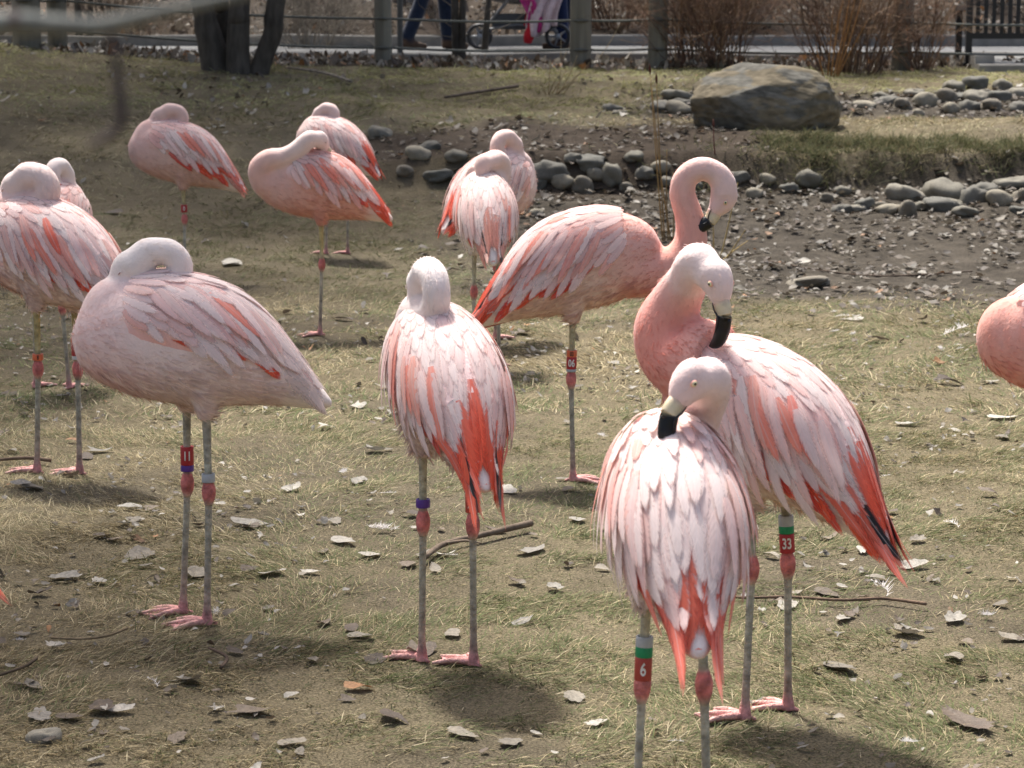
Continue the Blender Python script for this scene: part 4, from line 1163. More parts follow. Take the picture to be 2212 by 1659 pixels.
# dark slender stems by the fence
def stem_plant(px, py, stems, label, name="shrub", hgt_px=150, colr=BARKC * .8, rad=.03, twigs=5):
    p = ground_px(px, py); t = empty(name, p); tag(t, label, "shrub"); sc2 = pxm(p[1], p[2])
    for dx, lx, w in stems:
        h = hgt_px / sc2
        P = [np.array([dx / sc2, 0, -.08]), np.array([(dx + lx * .3) / sc2, .0, h * .3]), np.array([(dx + lx * .7) / sc2, 0, h * .7]), np.array([(dx + lx) / sc2, .05, h]), np.array([(dx + lx * 1.3) / sc2, .08, h * 1.7])]
        r = w / sc2 / 2
        mb = MB(); mb.tube(P, [r * 1.15, r, r * .9, r * .75, r * .3], colr, n=9, per=5); link("stem", mb.mesh("stem"), M_BARK, t)
    mb = MB()
    for dx, lx, w in stems:
        for k in range(twigs):
            q = random.uniform(.25, 1.2); a = random.uniform(0, 6.28)
            branchy(mb, np.array([(dx + lx * q) / sc2, .03, q * hgt_px / sc2]), (math.cos(a), math.sin(a) * .6, random.uniform(.2, 1)), random.uniform(.2, .45), .006, 2, colr * 1.4, .5, (1, 3), 3)
    link("twigs", mb.mesh("twigs"), M_BARK, t)
stem_plant(990, 137, [(-4, -4, 18), (8, 2, 17)], "pair of dark slender trunks in front of the walker's jeans")
stem_plant(1045, 134, [(0, 12, 15)], "single dark slender stem in front of the stroller")
stem_plant(184, 92, [(-12, -4, 16), (10, 6, 14)], "two dark trunks on the rise beside the narrow post")
def bush(px, py, w, h, label, n, cols, upright=.8, name="bush", thick=.005, depth=2, dead=0):
    p = ground_px(px, py); t = empty(name, p); tag(t, label, "bush"); sc2 = pxm(p[1], p[2]); W = w / sc2; H = h / sc2
    for part in range(2):
        mb = MB()
        for k in range(n // 2):
            a = random.uniform(0, 6.28); rad = math.sqrt(random.random())
            b = np.array([math.cos(a) * rad * W * .26, math.sin(a) * rad * W * .16, -.02])
            d = np.array([math.cos(a) * rad * (1.1 - upright) * 1.2, math.sin(a) * rad * (1.1 - upright), 1])
            c = np.asarray(cols[random.randrange(len(cols))])
            branchy(mb, b, d, H * random.uniform(.55, 1.05), thick * random.uniform(.7, 1.4), depth, c, .55, (3, 5), 3, .19, .02)
        link("stems" if part == 0 else "twigs", mb.mesh("stems"), M_BARK, t)
    if dead:
        V, F, C = [], [], []
        for k in range(dead):
            c = np.array([random.gauss(0, W * .22), random.gauss(0, W * .12), random.uniform(.05, H * .9)]); q = np.array([random.gauss(0, 1) for _ in range(3)]); q = unit(q); e = unit(np.cross(q, (.3, .2, .9)))
            L = random.uniform(.012, .035); i = len(V)
            V += [c, c + q * L * .5 + e * L * .3, c + q * L, c + q * L * .5 - e * L * .3]; F.append((i, i + 1, i + 2, i + 3)); C += [np.array([.22, .11, .05]) * random.uniform(.6, 1.3)] * 4
        o = link("withered_leaves", fast_mesh("withered_leaves", V, F, C), M_LEAF, t); o["kind"] = "stuff"
RB = [(.22, .13, .085), (.15, .105, .075), (.30, .20, .12), (.12, .08, .06)]
bush(1500, 148, 200, 220, "dense brown twiggy bush growing beside a fence post", 60, RB, .72, dead=220)
bush(1560, 150, 150, 200, "thin brown bush between the post bush and the boulder", 50, RB, .7, dead=60)
bush(1835, 156, 270, 230, "wide dark red-brown bush beside the leaning fence post", 84, RB, .7, dead=320)
bush(1990, 150, 80, 150, "sparse bush tucked behind the leaning fence post", 30, RB, .7)
bush(672, 118, 170, 150, "pale leafless shrub between the trunks and the fence", 60, [(.30, .27, .22), (.22, .19, .15)], .45, thick=.004)
bush(320, 108, 150, 130, "straggly leafless shrub left of the dark trunks", 34, [(.12, .09, .07), (.2, .15, .1)], .35, thick=.004, dead=24)
bush(1330, 60, 200, 160, "tangled brown brush on the slope behind the path", 80, RB, .5)
bush(1560, 60, 330, 160, "long bank of brown brush on the mulch slope", 120, RB, .5)
bush(700, 62, 260, 120, "grey twig thicket on the slope behind the trunks", 70, [(.2, .17, .14), (.13, .1, .08)], .5)
bush(250, 50, 260, 120, "dark thicket behind the path at the lawn's upper end", 70, [(.08, .07, .06), (.13, .1, .08)], .5)
# tawny stalks and reeds
def stalks(px, py, lst, label, colr, name="dry_grass_stalks", r=.0035, Y=None):
    p = ground_px(px, py); t = empty(name, p); tag(t, label, "stalks"); sc2 = pxm(p[1], p[2])
    for dx, dz0, ex, ez, seed in lst:
        mb = MB()
        a = np.array([dx / sc2, 0, dz0 / sc2 - .01]); b = np.array([ex / sc2, random.uniform(-.05, .05), ez / sc2])
        m = (a + b) / 2 + np.array([random.gauss(0, 2) / sc2, 0, 0])
        mb.tube([a, m, b], [r, r * .8, r * .4], np.asarray(colr) * random.uniform(.8, 1.2), n=5, per=4)
        if seed:
            mb.tube([b - unit(b - a) * .015, b + unit(b - a) * .01, b + unit(b - a) * .04], [r * .5, r * 1.9, r * .4], np.array([.12, .045, .03]), n=6, per=3)
        link("stalk", mb.mesh("stalk"), M_GRASS, t)
stalks(1800, 166, [(-12, 0, -4, 150, 0), (-6, 0, 26, 210, 0), (0, 0, 40, 215, 0), (4, 0, 50, 190, 0), (6, 0, 58, 170, 0), (10, 0, 30, 150, 0), (-20, 0, -40, 70, 0), (8, 0, 70, 120, 0), (-4, 0, 14, 160, 0)], "tuft of tall tawny grass stalks rising behind the boulder", (.42, .22, .08), r=.006)
stalks(1432, 520, [(0, 0, -32, 365, 1), (4, 0, -18, 345, 1), (12, 0, 6, 200, 0), (18, 0, -26, 330, 0), (22, 0, 20, 150, 0)], "tall slender brown reed stalks behind the curved-neck flamingo", (.34, .22, .09), r=.0042)
stalks(1555, 560, [(0, 0, 38, 165, 0), (4, 0, 60, 40, 0), (10, 0, 52, 66, 0), (-8, 0, -90, 50, 0), (-14, 0, -20, 110, 0), (70, -30, 110, -62, 0)], "bent straw stalks beside the preening flamingos' heads", (.48, .36, .15), r=.0042)
stalks(1545, 332, [(0, 0, -3, 60, 1)], "single dark red stalk below the boulder", (.14, .05, .04), r=.005)
stalks(1185, 205, [(0, 0, 4, 80, 0), (5, 0, 40, 55, 0), (-5, 0, -20, 40, 0), (10, 0, 60, 30, 0), (12, 0, 70, 50, 0), (20, 0, 62, 84, 0), (0, 0, 22, 44, 0), (30, 0, 90, 70, 0), (16, 0, 26, 58, 0)], "broken clump of dry stalks on the far lawn", (.32, .24, .13), r=.004)
stalks(1270, 140, [(0, 0, 4, 30, 0), (12, 0, 80, 110, 0), (-60, 0, -58, 70, 0), (-58, 0, -40, 40, 0)], "few pale stalks beside the thick fence post", (.4, .33, .2), r=.004)

# ------------------------------------------------------------------ fallen leaves
def leaf_outline(kind, r):
    n = 26; out = []
    for i in range(n):
        a = 2 * math.pi * i / n
        x = math.cos(a); y = math.sin(a)
        if kind == 0: q = .62 * (1 + .10 * math.cos(9 * a))                       # cottonwood
        elif kind == 1: q = .58 * (1 + .30 * abs(math.sin(3.5 * a)) - .1)         # oak, lobed
        elif kind == 2: q = .55 + .42 * max(0, math.cos(2.5 * a)) ** 1.5          # maple
        elif kind == 3: q = .60 * (1 - .25 * math.sin(2 * a) + r.uniform(-.06, .06))  # torn
        else: q = .5 + .05 * math.cos(13 * a)
        q *= 1 + r.uniform(-.07, .07)
        w = (.72, .6, .95, .75, .42)[kind]
        out.append((x * q, y * q * w * (1 - .25 * x)))
    return out
def leaf_arrays(kind, seed, curl, fold):
    r = random.Random(seed); O = leaf_outline(kind, r); n = len(O)
    V = [(0, 0, 0)]
    for f in (.55, 1.0):
        V += [(x * f, y * f, 0) for x, y in O]
    V = np.array(V); ph = r.uniform(0, 6); tw = r.uniform(-.5, .5)
    x, y = V[:, 0], V[:, 1]
    V[:, 2] = curl * (x * x) + fold * np.abs(y) * 1.2 + .07 * np.sin(5 * x + ph) * (np.abs(y) + .15) + tw * x * y + .05 * np.sin(9 * y + ph * 2) * np.hypot(x, y)
    V[:, 2] -= V[:, 2].min()
    F = []
    for i in range(n):
        j = (i + 1) % n
        F.append((0, 1 + i, 1 + j)); F.append((1 + i, 1 + n + i, 1 + n + j)); F.append((1 + i, 1 + n + j, 1 + j))
    return V, np.array(F)
def obj_tint_mat(name, rough, var, transl, bump=.3, spec=.3):
    m = tint_mat(name, rough=rough, var=var, scale=6, bump=bump, bscale=14, spec=spec, transl=transl)
    nt = m.node_tree
    at = [n for n in nt.nodes if n.type == 'ATTRIBUTE'][0]
    oi = nt.nodes.new("ShaderNodeObjectInfo")
    for l in list(nt.links):
        if l.from_node == at: nt.links.new(oi.outputs["Color"], l.to_socket)
    return m
M_LEAFO = obj_tint_mat("fallen_leaf", .6, .28, .15)
SHAPES = []
for k in range(5):
    for v in range(3):
        V, F = leaf_arrays(k, k * 10 + v, (.10, .42, -.34)[v], (.14, .34, .22)[v]); SHAPES.append((k, V, F))
LEAFM = []
for k, V, F in SHAPES:
    me = fast_mesh("fallen_leaf", V, F); me.materials.append(M_LEAFO); LEAFM.append((k, me))
KN = ("rounded", "lobed", "pointed", "torn", "narrow")
LC = [((.36, .33, .275), "pale grey"), ((.27, .235, .18), "grey-brown"), ((.18, .14, .10), "brown"), ((.50, .46, .385), "bleached cream"), ((.12, .09, .065), "dark brown"), ((.36, .185, .08), "russet")]
def put_leaf(x, y, size, ci, mi, tilt=.25, rz=None):
    k, me = LEAFM[mi]
    o = bpy.data.objects.new("fallen_leaf", me); col.objects.link(o)
    o.scale = (size, size, size * random.uniform(.4, .95)); o.location = (x, y, float(hgt(x, y)) + .007)
    o.rotation_euler = (random.gauss(0, tilt), random.gauss(0, tilt), random.uniform(0, 6.28) if rz is None else rz)
    c = np.array(LC[ci][0]) * random.uniform(.6, 1.05); o.color = (*c, 1)
    tag(o, f"{LC[ci][1]} {KN[k]} dead leaf " + ("curled up" if mi % 3 == 1 else "arched over" if mi % 3 == 2 else "lying flat") + " on the matted grass", "leaf", "dead leaves scattered on the lawn")
# leaves that can be pointed to in the photograph
for px, py, w, ci, mi in [(70, 1055, 66, 1, 9), (135, 1252, 70, 0, 0), (285, 1100, 60, 3, 5), (545, 1137, 80, 0, 9), (230, 1443, 40, 3, 12), (85, 1553, 76, 0, 3), (630, 1062, 50, 3, 10), (812, 980, 50, 0, 1), (1097, 1066, 56, 3, 3), (300, 1200, 70, 1, 0), (540, 1545, 66, 2, 6), (1000, 1595, 70, 1, 3),
                          (1820, 1340, 80, 3, 12), (1815, 1440, 84, 1, 9), (1815, 1132, 70, 0, 12), (2060, 1340, 64, 0, 4), (2060, 1430, 60, 1, 9), (2085, 1570, 170, 4, 13), (1100, 1610, 66, 1, 3), (330, 1105, 40, 2, 5), (2190, 1380, 60, 1, 9), (1700, 1310, 66, 0, 4), (1960, 1370, 70, 1, 1), (1240, 1505, 60, 1, 2), (1960, 920, 44, 0, 9), (2050, 830, 60, 4, 5), (1840, 690, 60, 0, 12), (1890, 740, 36, 2, 8), (2165, 905, 60, 3, 3), (1920, 1125, 40, 5, 12), (500, 575, 66, 3, 9), (740, 690, 50, 4, 5), (245, 465, 40, 4, 2), (780, 1380, 60, 1, 3), (585, 1250, 60, 0, 9), (420, 1250, 66, 1, 1), (1130, 1350, 44, 0, 9), (800, 1210, 60, 3, 0), (1150, 1195, 66, 0, 9), (1470, 1040, 40, 0, 3)]:
    g = ground_px(px, py); put_leaf(g[0], g[1], w / pxm(g[1], 0) * .85, ci, mi, .10)
cnt = 0
while cnt < 255:
    y = math.sqrt(random.uniform(3.25 ** 2, 10.4 ** 2)); x = random.uniform(-1, 1) * (.215 * y)
    if fbm(x * .9, y * .9, 91) < random.uniform(.25, .65): continue
    put_leaf(x, y, random.uniform(.015, .044) * (1 if random.random() < .8 else 1.3), random.choices(range(6), (4, 7, 5, 1.2, 2.8, .7))[0], random.randrange(15), .13); cnt += 1

def litter(n, sampler, smin, smax, seed, wts=(5, 6, 5, 2, 3, 1), tilt=.35, lift=.012):
    r = np.random.default_rng(seed); parts = []
    x, y = sampler(r, n); n = len(x)
    z = hgt(x, y)
    kk = r.integers(0, len(SHAPES), n); pr = np.array(wts, float); cc = r.choice(6, n, p=pr / pr.sum())
    small = []
    for _, V, F in SHAPES:                                 # one ring of half the points is enough at this size
        W = np.vstack([V[:1], V[27::2] if len(V) > 40 else V[1::2]]); m_ = len(W) - 1
        small.append((W, np.array([(0, 1 + q, 1 + (q + 1) % m_) for q in range(m_)])))
    for i in range(len(SHAPES)):
        m = np.nonzero(kk == i)[0]
        if not len(m): continue
        V, F = small[i]
        s = r.uniform(smin, smax, len(m)) * 1.0
        a = r.uniform(0, 6.28, len(m)); tx = r.normal(0, tilt, len(m)); ty = r.normal(0, tilt, len(m))
        P = V[None] * s[:, None, None]
        P[..., 2] += P[..., 0] * np.tan(np.clip(tx, -1, 1))[:, None] + P[..., 1] * np.tan(np.clip(ty, -1, 1))[:, None]
        c, sn = np.cos(a)[:, None], np.sin(a)[:, None]
        X = P[..., 0] * c - P[..., 1] * sn + x[m][:, None]; Yy = P[..., 0] * sn + P[..., 1] * c + y[m][:, None]; Z = P[..., 2] + z[m][:, None] + lift
        base = np.array([LC[q][0] for q in cc[m]]) * r.uniform(.4, .95, (len(m), 1))
        parts.append((np.stack([X, Yy, Z], -1).reshape(-1, 3), (F[None] + (np.arange(len(m)) * len(V))[:, None, None]).reshape(-1, 3), np.repeat(base, len(V), 0)))
    return join_arrays(parts)
def samp(y0, y1, fn):
    def f(r, n):
        y = np.sqrt(r.uniform(y0 * y0, y1 * y1, n)); x = r.uniform(-1, 1, n) * (.225 * y + .1)
        k = r.uniform(0, 1, n) < fn(x, y); return x[k], y[k]
    return f
def w_mud(x, y):
    g, mud, cen, bed, pl = zones(x, y); cl = smooth(.38, .66, fbm(x * 2.2, y * 2.2, 15))
    return np.clip(mud * (.18 + .8 * cl) + cen * (.35 + .4 * cl) + bed * (.7 + .3 * cl) + mud * smooth(13.0, 13.8, y) * .8, 0, 1)
def w_lawn(x, y):
    g, mud, cen, bed, pl = zones(x, y); cl = smooth(.45, .72, fbm(x * 1.1, y * 1.1, 19))
    return (1 - np.maximum(np.maximum(mud, bed), np.maximum(cen, pl))) * (.06 + .6 * cl) * (.45 + .55 * smooth(15.5, 17, y))
def w_pl(x, y):
    return zones(x, y)[4] * ((y < 20.2) | (y > 23.8))
L1 = litter(17000, samp(10.3, 17.8, w_mud), .014, .042, 5, (2.5, 6, 7, .8, 5, .6), .22)
L1 = (L1[0], L1[1], L1[2] * .8)
L2 = litter(6500, samp(8.5, 20, w_lawn), .016, .040, 6, (6, 6, 3, 3.5, 2, .4))
L3 = litter(7000, samp(19, 21, w_pl), .02, .05, 7, (4, 4, 6, 3, 5, 2.2), .7, .02)
L4 = litter(9000, samp(23.8, 33, w_pl), .025, .06, 8, (3, 5, 6, 1.5, 6, 1), .6, .02)
L5 = litter(9000, samp(3.2, 10.5, lambda x, y: .5 * smooth(.4, .7, fbm(x * 1.4, y * 1.4, 23))), .005, .019, 9, (6, 5, 4, 3, 3, .5), .3, .007)
lv, lf, lc = join_arrays([L1, L2, L3, L4, L5])
lo = link("leaf_litter", fast_mesh("leaf_litter", lv, lf, lc), M_LEAF)
tag(lo, "small dead leaves littering the mud, the far lawn and the mulch", "leaf litter", kind="stuff")

# ------------------------------------------------------------------ loose feathers and down on the grass
M_PLUME = obj_tint_mat("loose_plume", .9, .06, .4, 0.0, .1)
def plume_mesh(seed, curve, fan, n=34):
    r = random.Random(seed); V = []; F = []
    S = [np.array([.0, 0, 0])]; a = 0.0
    for i in range(8): a += curve / 8; S.append(S[-1] + np.array([math.cos(a), math.sin(a), .10 * math.sin(i)]) / 8)
    def at(t): i = min(int(t * 8), 7); return S[i] + (S[i + 1] - S[i]) * (t * 8 - i), unit(S[i + 1] - S[i])
    for i in range(8):
        k = len(V); w = np.array([-.0, .012, 0]); V += [S[i] - w, S[i] + w, S[i + 1] + w * .6, S[i + 1] - w * .6]; F.append((k, k + 1, k + 2, k + 3))
    for i in range(n):
        t = r.uniform(.05, 1); p, d = at(t); s = r.choice((-1, 1)); nrm = np.array([-d[1], d[0], 0]) * s
        L = fan * math.sin(math.pi * min(t * .8 + .15, 1)) * r.uniform(.6, 1.2); e = unit(d * .7 + nrm * r.uniform(.4, 1.1) + np.array([0, 0, r.uniform(.0, .9)]))
        k = len(V); w = d * .022; V += [p - w, p + w, p + e * L + np.array([0, 0, .0])]; F.append((k, k + 1, k + 2))
    me = fast_mesh("loose_feather", V, F); me.materials.append(M_PLUME); return me
PLM = [plume_mesh(i, (.3, .9, 1.6, -.7)[i], (.22, .26, .34, .2)[i]) for i in range(4)]
def tuft_mesh(seed):
    r = random.Random(seed); V = []; F = []
    for i in range(90):
        d = unit(np.array([r.gauss(0, 1), r.gauss(0, .8), abs(r.gauss(0, .7))])); L = r.uniform(.35, 1); w = unit(np.cross(d, (r.random(), r.random(), 1))) * .03
        o = np.array([r.gauss(0, .25), r.gauss(0, .12), .05]); k = len(V); V += [o - w, o + w, o + d * L * .6]; F.append((k, k + 1, k + 2))
    me = fast_mesh("loose_down", V, F); me.materials.append(M_PLUME); return me
TFM = [tuft_mesh(i) for i in range(3)]
def put_plume(px, py, w, kind, label, rz=None):
    g = ground_px(px, py); s = w / pxm(g[1], 0)
    me = PLM[kind] if kind < 4 else TFM[kind - 4]
    o = bpy.data.objects.new("loose_feather" if kind < 4 else "down_tuft", me); col.objects.link(o)
    o.scale = (s, s, s) if kind < 4 else (s * .6, s * .6, s * .5); o.location = (g[0], g[1], g[2] + .012); o.rotation_euler = (random.uniform(-.1, .3), random.uniform(-.3, .1), random.uniform(0, 6.28) if rz is None else rz)
    c = np.array([.80, .76, .73]) * random.uniform(.85, 1.05); o.color = (*c, 1)
    tag(o, label, "feather", "moulted feathers on the ground")
put_plume(825, 1152, 80, 4, "big fluffy tuft of white down left of the forked stick", 0)
put_plume(1915, 1295, 90, 2, "curled white plume on the grass past the red tail", 1.0)
put_plume(340, 1500, 60, 1, "small upright white feather in the near grass", 1.6)
put_plume(815, 1075, 44, 0, "short pale feather lying near the grey-banded leg", .2)
put_plume(2030, 735, 100, 1, "long wispy feather beside the mud edge", .2)
put_plume(2070, 1150, 50, 2, "frayed feather on the open grass by the picture's edge", 1.3)
put_plume(1800, 690, 50, 0, "thin white quill on the mud edge", .5)
for i in range(46):
    y = math.sqrt(random.uniform(3.4 ** 2, 11 ** 2)); x = random.uniform(-1, 1) * .21 * y
    kind = random.choice((0, 1, 3, 4, 5, 6, 4, 5, 6)); s = random.uniform(.016, .034)
    me = PLM[kind] if kind < 4 else TFM[kind - 4]
    o = bpy.data.objects.new("loose_feather" if kind < 4 else "down_tuft", me); col.objects.link(o)
    if kind < 4: s *= 1.5
    o.scale = (s, s, s * .8); o.location = (x, y, float(hgt(x, y)) + .012); o.rotation_euler = (random.uniform(-.2, .3), random.uniform(-.3, .2), random.uniform(0, 6.28)); o.color = (*(np.array([.78, .75, .73]) * random.uniform(.8, 1.05)), 1)
    tag(o, "tiny white feather caught in the grass" if kind < 4 else "small puff of white down on the grass", "feather", "moulted feathers on the ground")

# ------------------------------------------------------------------ sticks
def stick(pts, r, colr, label, fork=False):
    P = [ground_px(*p) + np.array([0, 0, .012 + r]) for p in pts]
    b = P[0].copy(); mb = MB(); Q = [p - b for p in P]
    mb.tube(Q, np.linspace(r * .75, r, len(Q)) * np.array([random.uniform(.9, 1.1) for _ in Q]), colr, n=7, per=6)
    if fork: mb.tube([Q[1], Q[1] + np.array([.05, -.02, .012]), Q[1] + np.array([.09, -.05, .012])], [r * .5, r * .4, r * .2], colr, n=5, per=3)
    tag(link("stick", mb.mesh("stick"), M_BARK, loc=b), label, "stick", "fallen sticks")
stick([(918, 1228), (960, 1195), (1040, 1178), (1100, 1165), (1147, 1152)], .0085, (.17, .13, .095), "long bent stick lying behind the legs with purple band", True)
stick([(1480, 1290), (1600, 1304), (1700, 1296), (1820, 1310), (1905, 1302), (2000, 1316)], .0042, (.16, .11, .075), "thin straight twig running past the feet of flamingo 33")
stick([(110, 1392), (170, 1396), (230, 1392), (275, 1376)], .003, (.20, .15, .09), "slender curved twig in the grass before the pale flamingo")
stick([(0, 1008), (60, 1003), (110, 1006)], .006, (.18, .13, .09), "short twig beside the toes of flamingo 2")
stick([(0, 1480), (55, 1462), (80, 1446)], .004, (.12, .09, .06), "small dark twig in the near grass corner")
stick([(452, 1420), (490, 1440), (478, 1462)], .004, (.10, .07, .05), "stubby dark twig by the near grass patch")
stick([(620, 152), (700, 168), (760, 185)], .012, (.26, .22, .17), "grey fallen branch lying on the lawn beside the trunks")
stick([(960, 218), (1040, 206), (1120, 198)], .013, (.13, .10, .08), "dark fallen branch on the far lawn")
stick([(1660, 575), (1760, 590), (1900, 600), (2100, 590)], .004, (.11, .08, .06), "thin dark twig lying across the mud flat")

# ------------------------------------------------------------------ branch hanging close to the camera
def near_branch():
    Y = .82
    def P(x, y, d=0.0): return at_depth(x, y, Y + d)
    b = P(0, 50); t = empty("tree_branch", b); tag(t, "out-of-focus grey branch hanging close to the camera with drooping twig", "branch")
    GB = np.array([.15, .155, .14]); DB = np.array([.10, .080, .076])
    mb = MB(); pts = [(-900, 30), (-400, 62), (-120, 60), (30, 50), (120, 54), (200, 58), (260, 48), (340, 28), (430, 8), (560, -22), (800, -90)]
    mb.tube([P(x, y) - b for x, y in pts], np.array([34, 32, 28, 25, 21, 19, 17, 14, 12, 10, 6]) / pxm(Y, CAM_H), GB, n=10, per=6)
    link("limb", mb.mesh("limb"), M_BARK, t)
    mb = MB(); mb.tube([P(30, 20) - b, P(34, 48) - b, P(38, 70) - b], np.array([8, 30, 9]) / pxm(Y, CAM_H), DB * .6, n=10, per=5); link("knot", mb.mesh("knot"), M_BARK, t)
    mb = MB(); mb.tube([P(238, 55) - b, P(247, 110) - b, P(256, 180) - b, P(262, 240) - b, P(256, 275) - b, P(225, 300) - b, P(188, 312) - b], np.array([11, 10, 12, 14, 12, 11, 7]) / pxm(Y, CAM_H), DB * .8, n=8, per=6); link("twig", mb.mesh("twig"), M_BARK, t)
    mb = MB(); mb.tube([P(280, 315, .3) - b, P(288, 350, .3) - b, P(300, 395, .3) - b], np.array([3, 4, 2]) / pxm(Y, CAM_H), DB * 1.3, n=6, per=4); link("bud", mb.mesh("bud"), M_BARK, t)
near_branch()

# ------------------------------------------------------------------ visitors on the path
def person(px, Y, face, label, jeans, coat, skin, hair, stride=.32, arms=((.2, .95), (.2, .95))):
    x = at_depth(px, 60, Y)[0]
    t = empty("person", (x, Y, .938), face); tag(t, label, "person", "visitors walking on the path")
    J, K, S, H = [np.asarray(q, float) for q in (jeans, coat, skin, hair)]; SH = np.array([.10, .065, .045])
    mb = MB()
    mb.tube([(0, 0, .84), (0, 0, .95), (0, 0, 1.10), (0, 0, 1.28), (0, 0, 1.42), (0, 0, 1.48)], [.125, .150, .135, .160, .150, .06], [J, J, K, K, K, K], n=16, per=4, flat=1.25, up=(1, 0, 0))
    mb.tube([(0, 0, 1.42), (.01, 0, 1.50), (.015, 0, 1.55)], [.062, .054, .055], S, n=12, per=3)
    mb.tube([(.015, 0, 1.52), (.02, 0, 1.56), (.025, 0, 1.63), (.015, 0, 1.70), (.0, 0, 1.74)], [.045, .072, .090, .080, .025], S, n=14, per=4)
    for sd, ph in ((1, stride), (-1, -stride)):
        hip = np.array([0, sd * .095, .90]); foot = np.array([ph, sd * .10, .07]); knee = (hip + foot) / 2 + np.array([.05, 0, .02])
        mb.tube([hip, hip * .6 + knee * .4, knee, knee * .5 + foot * .5, foot + np.array([-.01, 0, .02])], [.105, .088, .068, .066, .062], J, n=14, per=4)
        mb.tube([foot + np.array([-.07, 0, -.03]), foot + np.array([0, 0, -.025]), foot + np.array([.10, 0, -.038]), foot + np.array([.18, 0, -.045])], [.038, .048, .042, .026], SH, n=10, per=4, flat=.95)
        sh = np.array([0, sd * .19, 1.40]); fw, hz = arms[0 if sd > 0 else 1]; ha = np.array([fw, sd * .22, hz]); el = (sh + ha) / 2 + np.array([-.06, sd * .05, -.05])
        mb.tube([sh, (sh + el) / 2, el, (el + ha) / 2, ha], [.066, .056, .046, .040, .030], K, n=10, per=4)
        hd = unit(ha - el)
        mb.tube([ha, ha + hd * .05, ha + hd * .09], [.026, .040, .036], S, n=10, per=3, flat=.5)
        side_ = np.array([0, 1.0, 0]); side_ = unit(side_ - hd * hd[1]); dn = np.cross(hd, side_)
        for q, fl in enumerate((.058, .068, .072, .064)):
            b = ha + hd * .085 + side_ * (.024 - .016 * q); mb.tube([b, b + hd * fl * .55, b + hd * fl * .85 + dn * fl * .4], [.0095, .0088, .0065], S, n=7, per=2)
        b = ha + hd * .03 + side_ * .03; mb.tube([b, b + side_ * .022 + hd * .025, b + side_ * .026 + hd * .055], [.011, .0095, .007], S, n=7, per=2)
    mb.tube([(.10, 0, 1.625), (.118, 0, 1.61), (.112, 0, 1.595)], [.008, .014, .012], S * .95, n=8, per=2)
    for sd in (1, -1): mb.tube([(.01, sd * .082, 1.65), (.01, sd * .092, 1.63), (.012, sd * .084, 1.60)], [.012, .018, .010], S * .92, n=8, per=2)
    V, F, C = remesh(mb, .017, 2)
    body = MB(); body.add(V, F, C); link("body", body.mesh("body"), M_CLOTH, t)
    mb = MB(); mb.tube([(-.035, 0, 1.54), (-.045, 0, 1.62), (-.02, 0, 1.71), (.02, 0, 1.755), (.04, 0, 1.755)], [.06, .088, .092, .075, .03], H, n=14, per=4); link("hair", mb.mesh("hair"), M_CLOTH, t)
    for sd in (1, -1):
        mb = MB(); mb.tube([(.096, sd * .033, 1.645), (.106, sd * .033, 1.645), (.110, sd * .033, 1.645)], [.010, .009, .004], (.05, .04, .03), n=8, per=1); link("eye", mb.mesh("eye"), M_EYE, t)
    mb = MB(); mb.tube([(.100, -.024, 1.575), (.108, 0, 1.573), (.100, .024, 1.575)], [.003, .007, .003], (.42, .16, .14), n=6, per=3); link("mouth", mb.mesh("mouth"), M_CLOTH, t)
person(925, 22.0, R(12), "person in dark blue jeans and brown shoes striding along the path", (.016, .024, .045), (.10, .10, .11), (.48, .30, .22), (.05, .035, .025), .21)
person(1232, 22.3, R(180), "person in blue jeans standing behind the stroller", (.014, .022, .060), (.20, .07, .09), (.48, .30, .22), (.10, .06, .03), .08, ((.36, 1.02), (.36, 1.02)))

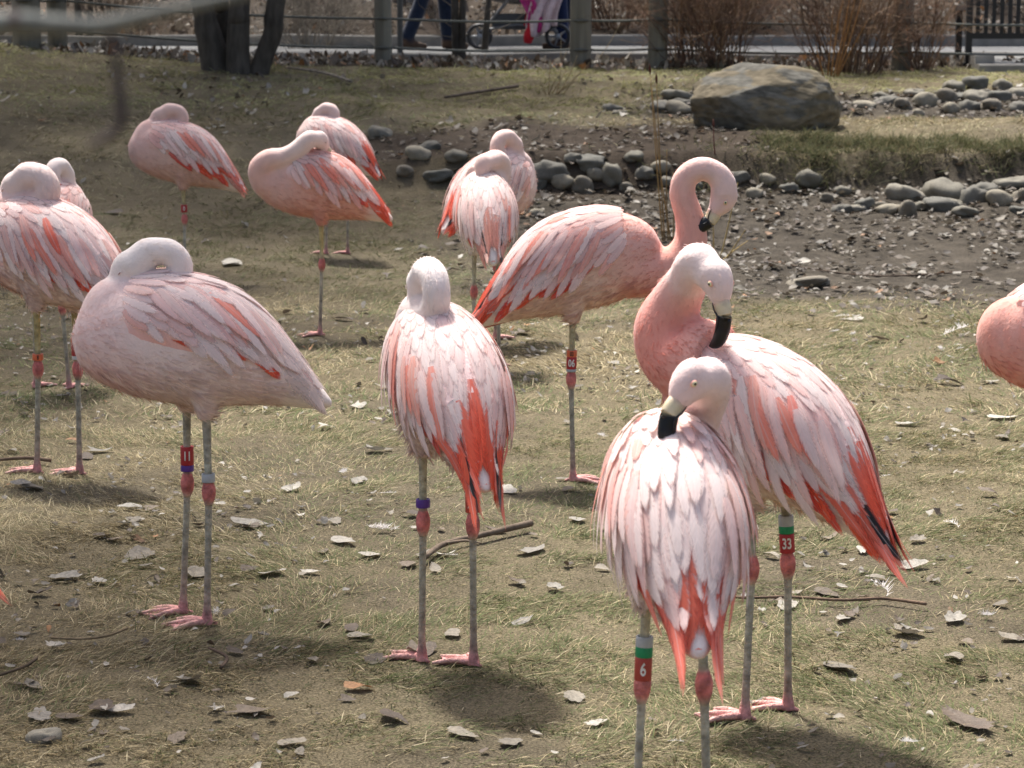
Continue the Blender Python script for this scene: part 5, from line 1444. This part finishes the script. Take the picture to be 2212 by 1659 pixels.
def stroller(px, Y, label):
    x = at_depth(px, 60, Y)[0]; t = empty("stroller", (x, Y, .938), R(180)); tag(t, label, "stroller")
    G = np.array([.11, .115, .12]); BK = np.array([.015, .015, .016])
    wm = MB(); n = 20; V = []; F = []
    for i in range(n):
        a = 2 * math.pi * i / n
        for j in range(6):
            b = 2 * math.pi * j / 6; V.append(((.10 + .016 * math.cos(b)) * math.cos(a), .020 * math.sin(b), (.10 + .016 * math.cos(b)) * math.sin(a)))
    for i in range(n):
        for j in range(6): F.append((i * 6 + j, ((i + 1) % n) * 6 + j, ((i + 1) % n) * 6 + (j + 1) % 6, i * 6 + (j + 1) % 6))
    wm.add(V, F, BK); tm = wm.mesh("tyre"); tm.materials.append(M_METAL)
    hm = MB()
    for i in range(5):
        a = 2 * math.pi * i / 5; hm.tube([(0, 0, 0), (.09 * math.cos(a), 0, .09 * math.sin(a))], [.010, .007], G * 2, n=6, per=2)
    hm.tube([(0, -.022, 0), (0, .022, 0)], [.026, .026], G * 2.4, n=12, per=1); rm = hm.mesh("rim"); rm.materials.append(M_METAL)
    for wx in (-.36, .34):
        for wy in (-.24, .24):
            w = bpy.data.objects.new("wheel", tm); col.objects.link(w); w.parent = t; w.location = (wx, wy, .118)
            r = bpy.data.objects.new("rim", rm); col.objects.link(r); r.parent = w
    mb = MB()
    for wy in (-.24, .24):
        mb.tube([(.34, wy, .13), (.10, wy, .42), (-.22, wy, .78), (-.45, wy, 1.02)], [.013] * 4, G, n=8, per=3)
        mb.tube([(-.36, wy, .13), (-.12, wy, .42), (.08, wy, .62)], [.013] * 3, G, n=8, per=3)
        mb.tube([(.34, wy, .16), (.0, wy, .22), (-.36, wy, .16)], [.010] * 3, G, n=8, per=3)
    mb.tube([(-.45, -.24, 1.02), (-.47, 0, 1.05), (-.45, .24, 1.02)], [.016] * 3, BK, n=8, per=3); mb.tube([(.34, -.24, .13), (.34, .24, .13)], [.010] * 2, G, n=8, per=1); mb.tube([(-.36, -.24, .13), (-.36, .24, .13)], [.010] * 2, G, n=8, per=1)
    link("frame", mb.mesh("frame"), M_METAL, t)
    mb = MB(); mb.tube([(.22, 0, .48), (.02, 0, .46), (-.12, 0, .52), (-.24, 0, .80), (-.27, 0, .92)], [.05, .06, .07, .05, .03], G * .8, n=12, per=4, flat=3.3, up=(0, 0, 1)); link("seat", mb.mesh("seat"), M_CLOTH, t)
    mb = MB(); V = []; F = []
    for i in range(9):
        a = R(20 + 16 * i)
        for j in range(7): V.append((-.10 + .36 * math.cos(a), -.24 + .08 * j, .72 + .36 * math.sin(a) - .02 * abs(j - 3)))
    for i in range(8):
        for j in range(6): F.append((i * 7 + j, i * 7 + j + 1, (i + 1) * 7 + j + 1, (i + 1) * 7 + j))
    mb.add(V, F, (.06, .06, .07)); c = link("canopy", mb.mesh("canopy"), M_CLOTH, t); c.modifiers.new("t", 'SOLIDIFY').thickness = .012
    mb = MB(); mb.box((-.02, 0, .25), (.50, .40, .14), G * .7); link("basket", mb.mesh("basket", False), M_CLOTH, t)
    def sheet(name, x0, x1, z0, z1, y, colr, seed, amp=.035):
        V = []; F = []; nx_, nz_ = 16, 14
        for i in range(nx_):
            for j in range(nz_):
                u, v = i / (nx_ - 1), j / (nz_ - 1); f = math.sin(u * 17 + seed + 2 * v) * amp * (1 - v * .6) + mnoise.noise(Vector((u * 4, v * 4, seed))) * .03
                V.append((x0 + (x1 - x0) * u + .05 * math.sin(v * 3 + seed), y - .04 * (1 - v) + f, z0 + (z1 - z0) * v + .05 * math.sin(u * 5 + seed) * (1 - v)))
        for i in range(nx_ - 1):
            for j in range(nz_ - 1): F.append((i * nz_ + j, (i + 1) * nz_ + j, (i + 1) * nz_ + j + 1, i * nz_ + j + 1))
        o = link(name, fast_mesh(name, V, F, np.tile(np.asarray(colr, float), (len(V), 1))), M_CLOTH); o.modifiers.new("t", 'SOLIDIFY').thickness = .008
        return o
    # draped things stay top-level: they lie on the stroller
    for nm, args, lab, cat in (("blanket", (-.40, -.12, .16, .60, .31, (.66, .52, .53), 1.3, .05), "pale pink blanket draped over the side of the stroller", "blanket"), ("blanket", (-.17, -.04, .20, .46, .30, (.50, .05, .22), 4.0, .02), "bright magenta blanket peeping out under the pale pink one", "blanket")):
        o = sheet(nm, *args); o.location = (x, Y, .938); o.rotation_euler = (0, 0, R(180)); tag(o, lab, cat)
    mb = MB(); mb.tube([(0, 0, 0), (.01, -.01, .06), (.03, 0, .13), (.02, 0, .19)], [.035, .05, .04, .02], (.55, .02, .03), n=10, per=4); mb.tube([(-.03, 0, .15), (0, 0, .26), (.05, 0, .16)], [.008] * 3, (.5, .02, .03), n=6, per=4)
    tag(link("red_bag", mb.mesh("red_bag"), M_CLOTH, loc=(x + .09, Y - .25, 1.0)), "small red bag hanging on the stroller's basket", "bag")
stroller(1118, 22.0, "dark grey baby stroller with pink blankets on the path")
